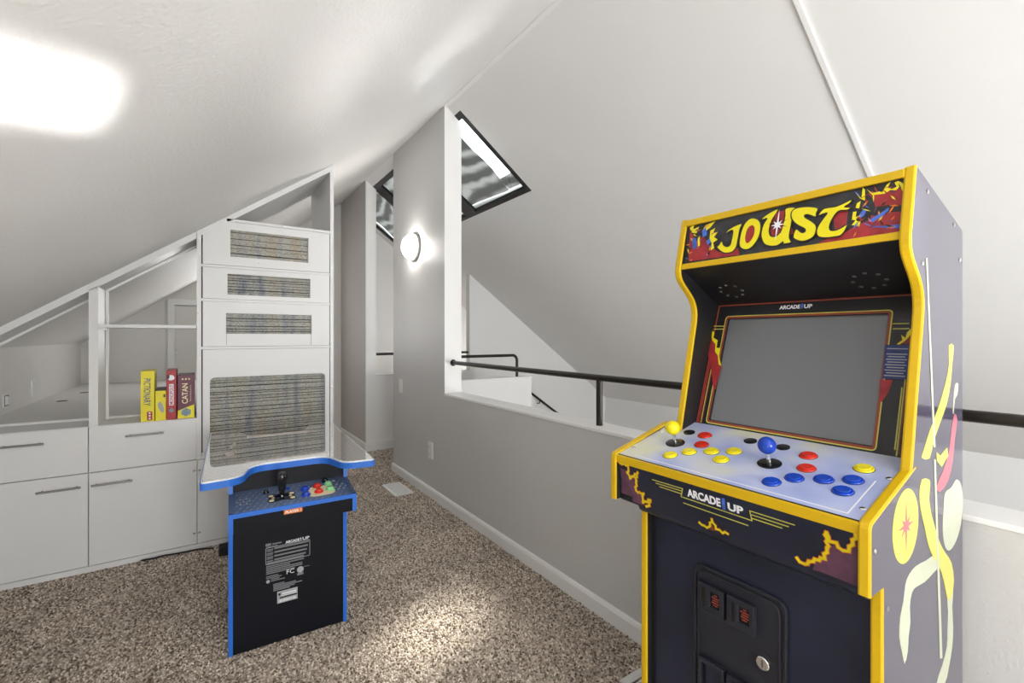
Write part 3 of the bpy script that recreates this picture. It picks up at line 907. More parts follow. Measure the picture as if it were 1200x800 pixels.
t, b = game('board_game', 'wide maroon game box with yellow foot at the right of the row', -0.107, -0.029, 0.246, 0.22, 'box_maroon')
MB().prism([(-0.1065, ZS + 0.002), (-0.0295, ZS + 0.002), (-0.0295, ZS + 0.078), (-0.060, ZS + 0.066), (-0.1065, ZS + 0.046)], 'y', YG - 0.0003, YG + 0.001).build('yellow_foot', M['box_yellow'], t)
MB().prism([(-0.068 + 0.024 * math.cos(a) * 1.05, ZS + 0.036 + 0.024 * math.sin(a)) for a in [math.pi / 3 * k + math.pi / 6 for k in range(6)]], 'y', YG - 0.0006, YG + 0.001).build('hexagon_print', M['card_slate'], t)
text('lettering', 'CATAN', (-0.0595, YG - 0.0004, ZS + 0.085), UZ, (-1, 0, 0), 0.115, 0.028, M['card_cream'], t, bold=0.02)
text('lettering', 'TRADE BUILD SETTLE', (-0.0440, YG - 0.0004, ZS + 0.095), UZ, (-1, 0, 0), 0.095, 0.006, M['card_cream'], t)
for k in range(3): MB().prism(smooth_poly([(-0.089 + 0.015 * k, ZS + 0.224), (-0.084 + 0.015 * k, ZS + 0.219), (-0.079 + 0.015 * k, ZS + 0.224), (-0.084 + 0.015 * k, ZS + 0.230)]), 'y', YG - 0.0004, YG + 0.001).build('crest_print', M['card_cream'], t)

# black cord and plug on the floor by the base cabinets
cd = thing('charger_cord', (-0.1, 3.15, 0), 'thin black cord lying along the cabinet toe kick', 'cord')
pth = [(-0.25, 3.175, 0.008), (-0.21, 3.165, 0.012), (-0.17, 3.178, 0.010), (-0.10, 3.172, 0.008), (0.0, 3.165, 0.008), (0.08, 3.12, 0.008), (0.14, 3.03, 0.008)]
MB().tube(smooth_poly(pth, 4)[:-8], 0.0045, 8).build('cable', M['cord'], cd, smooth=True)
MB().box(0.085, 0.135, 3.01, 3.09, 0.0, 0.045).build('adapter', M['cord'], cd, bevel=0.005)

# ================================================================== yellow trimmed upright arcade cabinet
D = {}
D['J']=[(0.613,1.497),(0.617,1.484),(0.62,1.455),(0.623,1.439),(0.633,1.43),(0.65,1.43),(0.663,1.438),(0.673,1.449),(0.668,1.453),(0.662,1.462),(0.656,1.451),(0.646,1.445),(0.638,1.448),(0.635,1.461),(0.634,1.484),(0.643,1.485),(0.652,1.481),(0.645,1.489),(0.63,1.495)]
D['O']=[(0.589,1.506),(0.575,1.5),(0.567,1.489),(0.565,1.471),(0.57,1.451),(0.582,1.435),(0.594,1.43),(0.606,1.434),(0.613,1.443),(0.614,1.46),(0.61,1.483),(0.602,1.499)]
D['Oh']=[(0.586,1.488),(0.58,1.482),(0.579,1.473),(0.58,1.462),(0.585,1.452),(0.591,1.446),(0.596,1.446),(0.599,1.451),(0.601,1.459),(0.6,1.469),(0.598,1.479),(0.593,1.486)]
D['U']=[(0.559,1.497),(0.564,1.499),(0.547,1.509),(0.529,1.514),(0.531,1.506),(0.54,1.491),(0.544,1.476),(0.544,1.463),(0.54,1.453),(0.532,1.45),(0.524,1.452),(0.517,1.461),(0.514,1.476),(0.511,1.494),(0.511,1.511),(0.489,1.507),(0.495,1.487),(0.498,1.46),(0.499,1.442),(0.494,1.43),(0.51,1.43),(0.511,1.435),(0.523,1.428),(0.538,1.429),(0.552,1.436),(0.56,1.451),(0.562,1.467),(0.558,1.485),(0.551,1.497)]
D['S']=[(0.497,1.5),(0.489,1.506),(0.476,1.506),(0.461,1.503),(0.445,1.496),(0.447,1.486),(0.448,1.478),(0.462,1.486),(0.47,1.487),(0.47,1.483),(0.467,1.479),(0.457,1.471),(0.447,1.46),(0.445,1.448),(0.449,1.435),(0.461,1.429),(0.473,1.429),(0.486,1.436),(0.49,1.443),(0.485,1.458),(0.474,1.448),(0.467,1.448),(0.466,1.453),(0.47,1.458),(0.481,1.466),(0.49,1.475),(0.497,1.487)]
D['T']=[(0.442,1.48),(0.434,1.491),(0.423,1.492),(0.411,1.491),(0.398,1.494),(0.383,1.499),(0.386,1.492),(0.395,1.487),(0.384,1.483),(0.389,1.479),(0.402,1.481),(0.409,1.477),(0.416,1.465),(0.42,1.451),(0.417,1.442),(0.408,1.44),(0.398,1.443),(0.388,1.448),(0.391,1.437),(0.398,1.428),(0.41,1.427),(0.426,1.428),(0.439,1.433),(0.443,1.443),(0.441,1.455),(0.433,1.469),(0.425,1.481),(0.434,1.481)]
D['starc']=[(0.526,1.476)]
D['mq_red_l']=[(0.759,1.509),(0.735,1.475),(0.717,1.486),(0.694,1.454),(0.667,1.435),(0.618,1.438),(0.613,1.42),(0.754,1.423)]
D['mq_blue_l1']=[(0.751,1.485),(0.738,1.485),(0.732,1.46),(0.743,1.453)]
D['mq_blue_l2']=[(0.722,1.501),(0.71,1.51),(0.706,1.487),(0.717,1.482)]
D['mq_blue_l3']=[(0.706,1.471),(0.693,1.48),(0.69,1.467),(0.702,1.46)]
D['mq_fl_l1']=[(0.76,1.516),(0.747,1.525),(0.749,1.51),(0.732,1.514),(0.738,1.497),(0.752,1.502)]
D['mq_fl_l2']=[(0.697,1.496),(0.684,1.501),(0.689,1.488),(0.676,1.489),(0.685,1.477),(0.674,1.469),(0.686,1.463),(0.682,1.448),(0.691,1.443),(0.69,1.463),(0.697,1.475)]
D['mq_fl_l3']=[(0.732,1.48),(0.727,1.488),(0.724,1.462),(0.729,1.459)]
D['mq_fl_l4']=[(0.712,1.514),(0.686,1.519),(0.696,1.507),(0.709,1.499)]
D['mq_red_r']=[(0.357,1.505),(0.349,1.508),(0.337,1.5),(0.326,1.509),(0.312,1.503),(0.298,1.501),(0.299,1.414),(0.364,1.414),(0.443,1.418),(0.417,1.429),(0.391,1.434),(0.37,1.445),(0.35,1.451),(0.348,1.48)]
D['mq_flame_r']=[(0.359,1.515),(0.349,1.504),(0.339,1.505),(0.333,1.502),(0.327,1.515),(0.321,1.519),(0.325,1.509),(0.318,1.504),(0.311,1.507),(0.315,1.516),(0.309,1.518),(0.302,1.511),(0.298,1.501),(0.302,1.496),(0.306,1.508),(0.309,1.513),(0.307,1.505),(0.312,1.5),(0.321,1.503),(0.329,1.498),(0.339,1.499),(0.349,1.5)]
D['mq_yel_r1']=[(0.378,1.513),(0.367,1.498),(0.366,1.52),(0.362,1.515),(0.361,1.492),(0.369,1.498)]
D['mq_yel_r2']=[(0.38,1.473),(0.374,1.473),(0.375,1.462),(0.373,1.453),(0.381,1.458)]
D['mq_yel_r3']=[(0.374,1.49),(0.368,1.493),(0.37,1.478),(0.376,1.481)]
D['mq_yel_r4']=[(0.381,1.446),(0.375,1.454),(0.366,1.45),(0.368,1.44),(0.374,1.444)]
D['mq_dark_r']=[(0.357,1.505),(0.348,1.493),(0.343,1.474),(0.324,1.474),(0.297,1.467),(0.299,1.456),(0.319,1.459),(0.334,1.453),(0.363,1.466),(0.36,1.488)]
D['mq_blue_r1']=[(0.354,1.449),(0.344,1.455),(0.331,1.462),(0.322,1.469),(0.321,1.463),(0.331,1.453),(0.346,1.445)]
D['mq_blue_r2']=[(0.371,1.462),(0.363,1.474),(0.357,1.471),(0.361,1.461),(0.367,1.457)]
D['mq_blue_r3']=[(0.345,1.435),(0.322,1.433),(0.3,1.432),(0.3,1.424),(0.314,1.426)]
D['mq_red_m']=[(0.581,1.467),(0.558,1.485),(0.524,1.509),(0.512,1.507),(0.491,1.45),(0.536,1.44),(0.561,1.451)]
D['mq_red_t']=[(0.418,1.492),(0.386,1.499),(0.389,1.477),(0.391,1.445),(0.411,1.441)]
D['bz_out']=[(0.773,1.311),(0.322,1.307),(0.321,0.978),(0.797,0.98)]
D['scr']=[(0.729,1.271),(0.361,1.267),(0.362,0.994),(0.722,0.993)]
D['yel']=[(0.741,1.281),(0.356,1.276),(0.355,0.986),(0.733,0.988)]
D['bz_red_l']=[(0.776,1.244),(0.722,1.14),(0.727,1.077),(0.733,1.076),(0.748,1.121),(0.772,1.177)]
D['bz_fl_l']=[(0.778,1.245),(0.763,1.232),(0.763,1.218),(0.748,1.21),(0.747,1.189),(0.736,1.189),(0.734,1.164),(0.723,1.14),(0.731,1.143),(0.738,1.167),(0.749,1.178),(0.752,1.199),(0.764,1.21)]
D['bz_red_r']=[(0.342,1.205),(0.32,1.237),(0.318,1.205)]
D['bz_fl_r']=[(0.343,1.204),(0.334,1.213),(0.337,1.224),(0.329,1.217),(0.328,1.229),(0.319,1.241),(0.319,1.232),(0.325,1.218),(0.33,1.211),(0.338,1.204)]
D['bz_red_r2']=[(0.364,1.129),(0.342,1.131),(0.347,1.104),(0.356,1.085),(0.361,1.082)]
D['bz_card']=[(0.362,1.203),(0.319,1.203),(0.318,1.133),(0.36,1.132)]
D['bz_lines']=[(0.353,1.248),(0.327,1.248),(0.352,1.237),(0.326,1.237),(0.357,1.087),(0.356,1.001),(0.326,1.116),(0.326,0.996),(0.32,1.127),(0.32,0.988),(0.768,1.251),(0.738,1.25),(0.766,1.242),(0.736,1.242),(0.759,1.088),(0.767,0.993),(0.765,1.088),(0.774,0.988),(0.581,1.288),(0.538,1.304),(0.526,1.304),(0.506,1.29)]
D['hood_sp']=[(1.191,0.694),(1.196,0.385)]
D['df_fl_l']=[(0.815,0.898),(0.801,0.897),(0.788,0.897),(0.786,0.889),(0.792,0.877),(0.784,0.865),(0.772,0.875),(0.757,0.885),(0.767,0.87),(0.766,0.859),(0.771,0.838),(0.758,0.835),(0.746,0.835),(0.752,0.82),(0.751,0.812),(0.737,0.82),(0.728,0.827),(0.733,0.811),(0.741,0.804)]
D['df_pur_l']=[(0.815,0.898),(0.801,0.897),(0.788,0.897),(0.786,0.889),(0.792,0.877),(0.784,0.865),(0.767,0.87),(0.766,0.859),(0.771,0.838),(0.758,0.835),(0.752,0.82),(0.751,0.812),(0.754,0.805),(0.822,0.806),(0.815,0.857)]
D['df_fl_r']=[(0.399,0.817),(0.388,0.809),(0.373,0.823),(0.368,0.826),(0.354,0.836),(0.347,0.855),(0.349,0.884),(0.343,0.87),(0.333,0.87),(0.326,0.86),(0.316,0.864),(0.31,0.878),(0.303,0.897)]
D['df_pur_r']=[(0.374,0.805),(0.368,0.826),(0.354,0.836),(0.347,0.855),(0.333,0.87),(0.326,0.86),(0.316,0.864),(0.303,0.885),(0.307,0.806),(0.361,0.807)]
D['df_crown']=[(0.597,0.815),(0.585,0.811),(0.574,0.812),(0.565,0.833),(0.557,0.815),(0.543,0.813),(0.532,0.815),(0.535,0.805),(0.56,0.801),(0.577,0.803),(0.593,0.802)]
D['df_crown_in']=[(0.573,0.808),(0.566,0.822),(0.561,0.809)]
D['df_pin0']=[(0.715,0.88),(0.632,0.881),(0.638,0.861),(0.478,0.86),(0.481,0.879),(0.399,0.879)]
D['df_pin1']=[(0.705,0.874),(0.635,0.875)]
D['df_pin2']=[(0.695,0.868),(0.637,0.868)]
D['df_pin3']=[(0.633,0.848),(0.487,0.847)]
D['df_pin4']=[(0.48,0.872),(0.41,0.872)]
D['df_pin5']=[(0.479,0.865),(0.422,0.865)]
D['df_logo']=[(0.621,0.867),(0.619,0.885),(0.542,0.868),(0.54,0.884),(0.541,0.864),(0.528,0.89),(0.528,0.865),(0.494,0.875),(0.526,0.881)]
D['sa_pole1']=[(1.158,1.372),(1.167,1.373),(1.217,0.999),(1.206,1.001)]
D['sa_pole2']=[(1.208,0.976),(1.219,0.974),(1.264,0.558),(1.247,0.564)]
D['sa_rib1']=[(1.31,1.201),(1.313,1.163),(1.286,1.121),(1.233,1.072),(1.184,1.037),(1.145,1.002),(1.134,0.99),(1.181,0.982),(1.208,1.013),(1.25,1.045),(1.295,1.078),(1.323,1.119),(1.336,1.162),(1.347,1.201)]
D['sa_rib2']=[(1.135,0.949),(1.12,0.925),(1.127,0.894),(1.15,0.855),(1.173,0.815),(1.205,0.781),(1.239,0.757),(1.274,0.715),(1.301,0.669),(1.329,0.663),(1.348,0.693),(1.329,0.737),(1.283,0.771),(1.247,0.801),(1.214,0.84),(1.189,0.876),(1.178,0.904),(1.184,0.928),(1.178,0.941)]
D['sa_pale']=[(1.283,0.894),(1.329,0.898),(1.368,0.908),(1.402,0.891),(1.419,0.85),(1.402,0.802),(1.368,0.776),(1.319,0.766),(1.283,0.784),(1.268,0.822),(1.274,0.864)]
D['sa_rib3']=[(1.222,0.782),(1.158,0.788),(1.098,0.794),(1.06,0.788),(1.043,0.775),(1.034,0.75),(1.018,0.728),(1.013,0.694),(1.026,0.664),(1.04,0.636),(1.056,0.653),(1.06,0.677),(1.07,0.701),(1.067,0.73),(1.077,0.75),(1.098,0.755),(1.15,0.749),(1.205,0.751),(1.234,0.755)]
D['sa_rib4']=[(1.301,0.674),(1.306,0.64),(1.301,0.599),(1.297,0.568),(1.265,0.543),(1.227,0.522),(1.283,0.499),(1.31,0.52),(1.335,0.554),(1.342,0.595),(1.335,0.642),(1.342,0.672)]
D['sa_red']=[(1.355,1.053),(1.375,1.037),(1.355,0.995),(1.342,0.952),(1.304,0.915),(1.25,0.903),(1.225,0.919),(1.268,0.942),(1.313,0.978),(1.332,1.025)]
D['sa_chev']=[(1.225,0.988),(1.25,0.977),(1.298,0.987),(1.306,0.969),(1.259,0.953),(1.228,0.97)]
D['sa_leaf']=[(1.367,1.119),(1.383,1.115),(1.375,1.093),(1.355,1.084),(1.347,1.057),(1.342,1.057),(1.347,1.09),(1.355,1.112)]
D['sa_ell']=[(1.047,0.881),(1.114,0.866),(1.047,0.947)]
D['bolts']=[(1.171,1.503),(1.351,1.463),(1.395,1.391),(1.14,1.361),(0.901,0.873),(0.957,0.762)]
D['tb_label']=[(0.213,0.401),(0.375,0.373),(0.375,0.318),(0.213,0.32),(0.283,0.399),(0.376,0.397),(0.283,0.383),(0.213,0.404),(0.27,0.394),(0.215,0.317),(0.346,0.304),(0.215,0.286),(0.346,0.285),(0.287,0.279),(0.317,0.275),(0.287,0.261),(0.325,0.284),(0.351,0.279),(0.325,0.244),(0.215,0.276),(0.28,0.25),(0.215,0.246),(0.28,0.242),(0.24,0.238),(0.325,0.223),(0.24,0.208),(0.325,0.2),(0.254,0.203),(0.328,0.201),(0.328,0.151),(0.255,0.156)]
D['tb_player']=[(0.262,0.592),(0.325,0.593),(0.324,0.571),(0.262,0.568)]

AY0, AY1 = 0.283, 0.785          # body, near and far side
DY1 = 0.840                      # far side of the control deck
TK = 0.016
ac = thing('arcade_cabinet', (1.18, 0.53, 0.0), 'upright arcade cabinet with yellow edge trim and grey screen against the half wall', 'arcade machine')

front = [(0.936, 0.0), (0.936, 0.803), (0.883, 0.803), (0.883, 0.919), (1.078, 0.972), (1.155, 1.305), (1.068, 1.382), (1.104, 1.540)]
rads = [0, 0, 0.006, 0.012, 0.0, 0.045, 0.03, 0.0]
near_poly = fillet(front + [(1.418, 1.458), (1.418, 0.0)], rads + [0.012, 0], 6)
MB().prism(near_poly, 'y', AY0, AY0 + TK).build('side_panel', M['side_art'], ac)
farfront = [(0.936, 0.0), (0.936, 0.803), (0.936, 0.90), (1.072, 0.945), (1.155, 1.305), (1.068, 1.382), (1.104, 1.540)]
far_poly = fillet(farfront + [(1.418, 1.458), (1.418, 0.0)], [0, 0, 0, 0, 0.045, 0.03, 0, 0.012, 0], 6)
MB().prism(far_poly, 'y', AY1 - TK + 0.001, AY1).build('side_panel', M['side_art'], ac)
MB().prism(far_poly, 'y', AY1 - TK, AY1 - TK + 0.001).build('inner_lining', M['black'], ac)
deckside = fillet([(0.883, 0.803), (0.883, 0.919), (1.10, 0.978), (1.10, 0.803)], [0.006, 0.012, 0, 0], 5)
MB().prism(deckside, 'y', DY1 - TK, DY1).build('deck_side_panel', M['black'], ac)


def edge_band(path, y0, y1, th, name, mat, parent, inset=0.0025):
    """strip of edge trim following an open x-z path (outside on the left of travel)"""
    P = [Vector(p) for p in path]
    out, inn = [], []
    for i, p in enumerate(P):
        t = (P[min(i + 1, len(P) - 1)] - P[max(i - 1, 0)]).normalized()
        n = Vector((-t.y, t.x))
        out.append(p + n * th); inn.append(p - n * inset)
    prof = [(0.0, 0.0), (0.0, 0.6), (0.18, 1.0), (0.82, 1.0), (1.0, 0.6), (1.0, 0.0)]
    vs, fs = [], []
    k = len(prof)
    for o, i_ in zip(out, inn):
        for s, w in prof:
            q = i_ + (o - i_) * w
            vs.append((q.x, y0 + (y1 - y0) * s, q.y))
    for i in range(len(P) - 1):
        for j in range(k):
            a, b = i * k + j, i * k + (j + 1) % k
            fs.append((a, b, b + k, a + k))
    fs += [tuple(range(k)), tuple(range((len(P) - 1) * k, len(P) * k))]
    return MB().add(vs, fs).build(name, mat, parent)


def open_fillet(pts, r, n=5):
    f = fillet(pts, [0] + list(r)[1:-1] + [0], n)
    return f


edge_band(open_fillet(front[:2], [0, 0]), AY0 - 0.0008, AY0 + TK + 0.0008, 0.002, 'edge_trim', M['yellow'], ac)
edge_band(open_fillet(front[2:4] + [(1.10, 0.978)], [0, 0.012, 0]), AY0 - 0.0008, AY0 + TK + 0.0008, 0.002, 'edge_trim', M['yellow'], ac)
edge_band(open_fillet(front[4:], [0, 0.045, 0.03, 0]), AY0 - 0.0008, AY0 + TK + 0.0008, 0.002, 'edge_trim', M['yellow'], ac)
edge_band(open_fillet(farfront[:2], [0, 0]), AY1 - TK - 0.0008, AY1 + 0.0008, 0.002, 'edge_trim', M['yellow'], ac)
edge_band(open_fillet(farfront[3:], [0, 0.045, 0.03, 0]), AY1 - TK - 0.0008, AY1 + 0.0008, 0.002, 'edge_trim', M['yellow'], ac)
edge_band(open_fillet([(0.883, 0.803), (0.883, 0.919), (1.10, 0.978)], [0, 0.012, 0]), DY1 - TK - 0.0008, DY1 + 0.0008, 0.002, 'edge_trim', M['yellow'], ac)

I0, I1 = AY0 + TK, AY1 - TK       # inside faces
# top and back of the cabinet
MB().prism([(1.104, 1.534), (1.104, 1.520), (1.412, 1.440), (1.412, 1.453)], 'y', I0, I1).build('top_panel', M['black'], ac)
MB().box(1.400, 1.412, I0, I1, 0.02, 1.45).build('back_panel', M['black'], ac)

# marquee
mqx = lambda z: 1.083 + (z - 1.417) * 0.162
mqf = lambda y, z, d: (mqx(z) - d, y, z)
mq = MB().slab([(I0, 1.416), (I1, 1.416), (I1, 1.523), (I0, 1.523)], [], lambda y, z, d: (mqx(z) + 0.004 + d, y, z), 0.0, 0.012).build('marquee', M['marquee_bg'], ac)
tag(mq, 'dark marquee panel with yellow title lettering and red flame artwork')
for z0, z1 in ((1.521, 1.538), (1.402, 1.417)):
    MB().slab([(I0, z0), (I1, z0), (I1, z1), (I0, z1)], [], lambda y, z, d: (mqx(z) + d, y, z), -0.003, 0.03).build('marquee_trim', M['yellow'], ac, bevel=0.0015)


def decal(name, pts, mapf, lift, mat, parent, holes=(), smooth=0):
    if smooth: pts = smooth_poly(pts, smooth)
    return MB().slab(pts, holes, mapf, lift - 0.0006, lift).build(name, M[mat], parent)


mqd = lambda y, z, d: (mqx(z) + 0.004 - d, y, z)
for k, mt, l in (('mq_red_l', 'print_red', 2), ('mq_red_r', 'print_red', 2), ('mq_red_m', 'print_red', 2), ('mq_red_t', 'print_red', 2), ('mq_dark_r', 'marquee_bg', 4),
                 ('mq_blue_l1', 'print_blue', 5), ('mq_blue_l2', 'print_blue', 5), ('mq_blue_l3', 'print_blue', 5), ('mq_blue_r1', 'print_blue', 6), ('mq_blue_r2', 'print_blue', 6), ('mq_blue_r3', 'print_blue', 6),
                 ('mq_fl_l1', 'print_yellow', 6), ('mq_fl_l2', 'print_yellow', 6), ('mq_fl_l3', 'print_yellow', 6), ('mq_fl_l4', 'print_yellow', 6), ('mq_flame_r', 'print_yellow', 6),
                 ('mq_yel_r1', 'print_yellow', 7), ('mq_yel_r2', 'print_yellow', 7), ('mq_yel_r3', 'print_yellow', 7), ('mq_yel_r4', 'print_yellow', 7)):
    decal('flame_print' if 'fl' in k or 'yel' in k else 'colour_print', D[k], mqd, 0.0002 * l, mt, mq)


random.seed(21)
for (ya, yb, za, zb, n) in ((0.690, 0.760, 1.425, 1.515, 34), (0.312, 0.375, 1.425, 1.515, 40)):
    for k in range(n):
        y, z = random.uniform(ya, yb), random.uniform(za, zb)
        a, l_, w_ = random.uniform(0, 6.28), random.uniform(0.004, 0.010), random.uniform(0.0008, 0.002)
        dy, dz, ny, nz = math.cos(a) * l_, math.sin(a) * l_, -math.sin(a) * w_, math.cos(a) * w_
        q = [(y - dy, z - dz), (y + ny, z + nz), (y + dy, z + dz), (y - ny, z - nz)]
        if max(p_[0] for p_ in q) > I1 - 0.002 or min(p_[0] for p_ in q) < I0 + 0.002 or max(p_[1] for p_ in q) > 1.519 or min(p_[1] for p_ in q) < 1.419: continue
        decal('fleck_print', q, mqd, 0.0016, random.choice(('print_yellow', 'print_orange', 'print_blue', 'marquee_bg', 'print_red', 'print_plum')), mq)


def grow(pts, g):
    c = sum((Vector(p) for p in pts), Vector((0, 0))) / len(pts)
    out = []
    N = len(pts)
    area = sum(pts[i][0] * pts[(i + 1) % N][1] - pts[(i + 1) % N][0] * pts[i][1] for i in range(N))
    s = 1 if area > 0 else -1
    for i in range(N):
        a, b, d = Vector(pts[i - 1]), Vector(pts[i]), Vector(pts[(i + 1) % N])
        t = (d - a)
        if t.length < 1e-9: out.append(tuple(b)); continue
        t.normalize()
        out.append(tuple(b + Vector((t.y, -t.x)) * s * g))
    return out


for i_, k in enumerate('JOUST'):
    pts = grow(smooth_poly(D[k], 3), -0.0009)
    decal('letter_outline', grow(pts, 0.0028), mqd, 0.0018 + 0.0006 * i_, 'black', mq)
    o = decal('title_letter', pts, mqd, 0.0021 + 0.0006 * i_, 'print_yellow', mq, holes=[smooth_poly(D['Oh'], 2)] if k == 'O' else ())
decal('letter_counter', smooth_poly(D['Oh'], 2), mqd, 0.0026, 'print_red', mq)
decal('letter_counter', [(0.541, 1.470), (0.531, 1.505), (0.513, 1.508), (0.515, 1.470), (0.524, 1.453), (0.537, 1.453)], mqd, 0.0032, 'print_red', mq)


def star(c, spikes, r_in):
    out = []
    n = len(spikes)
    for i, (a, r) in enumerate(spikes):
        out.append((c[0] + r * math.cos(a), c[1] + r * math.sin(a)))
        a2 = spikes[(i + 1) % n][0] + (2 * math.pi if i == n - 1 else 0)
        m = (a + a2) / 2
        out.append((c[0] + r_in * math.cos(m), c[1] + r_in * math.sin(m)))
    return out


sc_ = D['starc'][0]
h_ = math.pi / 4
decal('star_shadow', star(sc_, [(k * h_ + 0.35, 0.024) for k in range(8)], 0.004), mqd, 0.0038, 'black', mq)
decal('star_burst', star(sc_, [(k * h_ + 0.05, (0.014, 0.013, 0.034, 0.013, 0.016, 0.013, 0.036, 0.013)[k]) for k in range(8)], 0.0055), mqd, 0.0050, 'print_white', mq)

# hood under the marquee with the speaker holes
hood = MB().prism([(1.080, 1.404), (1.25, 1.312), (1.262, 1.318), (1.10, 1.412)], 'y', I0, I1).build('speaker_hood', M['black'], ac)
for hx, hy in D['hood_sp']:
    for k in range(8):
        a = k * math.pi / 4
        x, y = hx + 0.026 * math.cos(a), hy + 0.030 * math.sin(a)
        z = 1.404 + (x - 1.080) * (1.312 - 1.404) / 0.17
        MB().lathe([(0.0042, 0.0), (0.0036, 0.0008)], (x, y, z - 0.0002), (-0.476, 0, -0.88), 10).build('speaker_hole', M['shadow_gap'], hood)

# monitor bezel and screen
bzx = lambda z: 1.14 + (z - 0.985) * (0.11 / 0.325)
bz = MB().slab([(I0, 0.965), (I1, 0.965), (I1, 1.318), (I0, 1.318)], [rrect(0.362, 0.727, 0.995, 1.269, 0.004)], lambda y, z, d: (bzx(z) + d, y, z), 0.0, 0.006).build('monitor_bezel', M['bezel'], ac)
bzd = lambda y, z, d: (bzx(z) - d, y, z)
MB().slab([(0.355, 0.985), (0.735, 0.985), (0.735, 1.28), (0.355, 1.28)], [], lambda y, z, d: (bzx(z) + d, y, z), 0.0045, 0.010).build('screen', M['screen'], bz)


def ring(x0, x1, y0, y1, r, w):
    return rrect(x0, x1, y0, y1, r, 4), rrect(x0 + w, x1 - w, y0 + w, y1 - w, max(r - w, 0.001), 4)


for (a, b, c, d, r, w), mt, nm in (((0.3555, 0.7375, 0.986, 1.279, 0.010, 0.0022), 'print_pale_yellow', 'outline_print'), ((0.3578, 0.7352, 0.9885, 1.2765, 0.008, 0.0050), 'print_brown', 'outline_print')):
    o_, i_ = ring(a, b, c, d, r, w)
    decal(nm, o_, bzd, 0.0008, mt, bz, holes=[i_])
o_, i_ = ring(0.303, 0.7655, 0.960, 1.311, 0.002, 0.0035)
decal('border_print', o_, bzd, 0.0006, 'print_brown', bz, holes=[i_])
for k, mt, l in (('bz_red_l', 'print_red', 4), ('bz_fl_l', 'print_yellow', 7), ('bz_red_r', 'print_red', 4), ('bz_fl_r', 'print_yellow', 7), ('bz_red_r2', 'print_red', 4)):
    decal('flame_print' if 'fl' in k else 'blade_print', D[k], bzd, 0.0003 * l, mt, bz)


def stroke(pts, w):
    """closed outline of a polyline of width w"""
    P = [Vector(p) for p in pts]
    l, r = [], []
    for i, p in enumerate(P):
        a = (p - P[i - 1]).normalized() if i else None
        b = (P[i + 1] - p).normalized() if i < len(P) - 1 else None
        t = (a + b).normalized() if a and b and (a + b).length > 0.2 else (a or b)
        n = Vector((-t.y, t.x))
        k = 1.0
        if a and b: k = min(1.8, 1 / max(0.45, abs(n.dot(Vector((-a.y, a.x))))))
        l.append(tuple(p + n * w / 2 * k)); r.append(tuple(p - n * w / 2 * k))
    return l + r[::-1]


def stroke_obj(name, pts, w, mapf, lift, mat, parent):
    P = [Vector(p) for p in pts]
    m = MB()
    for a, b in zip(P[:-1], P[1:]):
        t = (b - a).normalized(); n = Vector((-t.y, t.x)) * w / 2
        a2, b2 = a - t * w * 0.4, b + t * w * 0.4
        m.slab([tuple(a2 - n), tuple(b2 - n), tuple(b2 + n), tuple(a2 + n)], [], mapf, lift - 0.0005, lift)
    return m.build(name, M[mat], parent)


bl = D['bz_lines']
for a, b, mt in ((0, 1, 'print_pale_yellow'), (2, 3, 'print_pale_yellow'), (6, 7, 'print_pale_yellow'), (8, 9, 'print_brown'), (10, 11, 'print_pale_yellow'), (12, 13, 'print_pale_yellow')):
    stroke_obj('pinstripe', [bl[a], bl[b]], 0.0022, bzd, 0.0009, mt, bz)
for yy, mt in ((0.7585, 'print_red'), (0.7515, 'print_pale_yellow'), (0.7490, 'print_brown'), (0.3150, 'print_brown'), (0.3225, 'print_pale_yellow')):
    stroke_obj('pinstripe', [(yy, 0.985), (yy, 1.165)], 0.005 if mt == 'print_red' else 0.002, bzd, 0.0009, mt, bz)
card = decal('instruction_card', D['bz_card'], bzd, 0.0016, 'navy_print', bz)
(cy0, cz1), (cy1, _), (_, cz0) = D['bz_card'][0], D['bz_card'][1], D['bz_card'][2]
for r_i, (n_l, s) in enumerate(((1, 'CONTROLS AND PLAYING TIPS'), (1, 'FLAP TO RISE AND GLIDE DOWN'), (1, 'THE HIGHER LANCE WINS'), (1, 'COLLECT THE EGGS QUICKLY'), (1, 'AVOID THE LAVA BELOW'), (1, 'PRESS START TO BEGIN'))):
    zz = cz1 - 0.009 - (cz1 - cz0 - 0.014) * r_i / 5
    for q in range(1 if r_i in (0, 5) else 2):
        MB().slab([(cy1 + 0.004 + 0.003 * q, zz - 0.0055 * q), (cy0 - 0.004 - 0.003 * q, zz - 0.0055 * q), (cy0 - 0.004 - 0.003 * q, zz + 0.002 - 0.0055 * q), (cy1 + 0.004 + 0.003 * q, zz + 0.002 - 0.0055 * q)], [], bzd, 0.0016, 0.0019).build('print_line', M['print_grey'], bz)
NY = (0, -1, 0)
vb = Vector((0.11, 0, 0.325)).normalized()


def bz_text(s, y0, y1, z0, h, mat, **k):
    text('lettering', s, (bzx(z0) - 0.0007, y0, z0), NY, vb, y0 - y1, h, M[mat], bz, **k)


bz_text('ARCADE', 0.594, 0.545, 1.291, 0.0105, 'print_white', bold=0.03)
bz_text('1', 0.5425, 0.538, 1.291, 0.0125, 'print_blue')
bz_text('UP', 0.5355, 0.517, 1.291, 0.0105, 'print_white', bold=0.03)

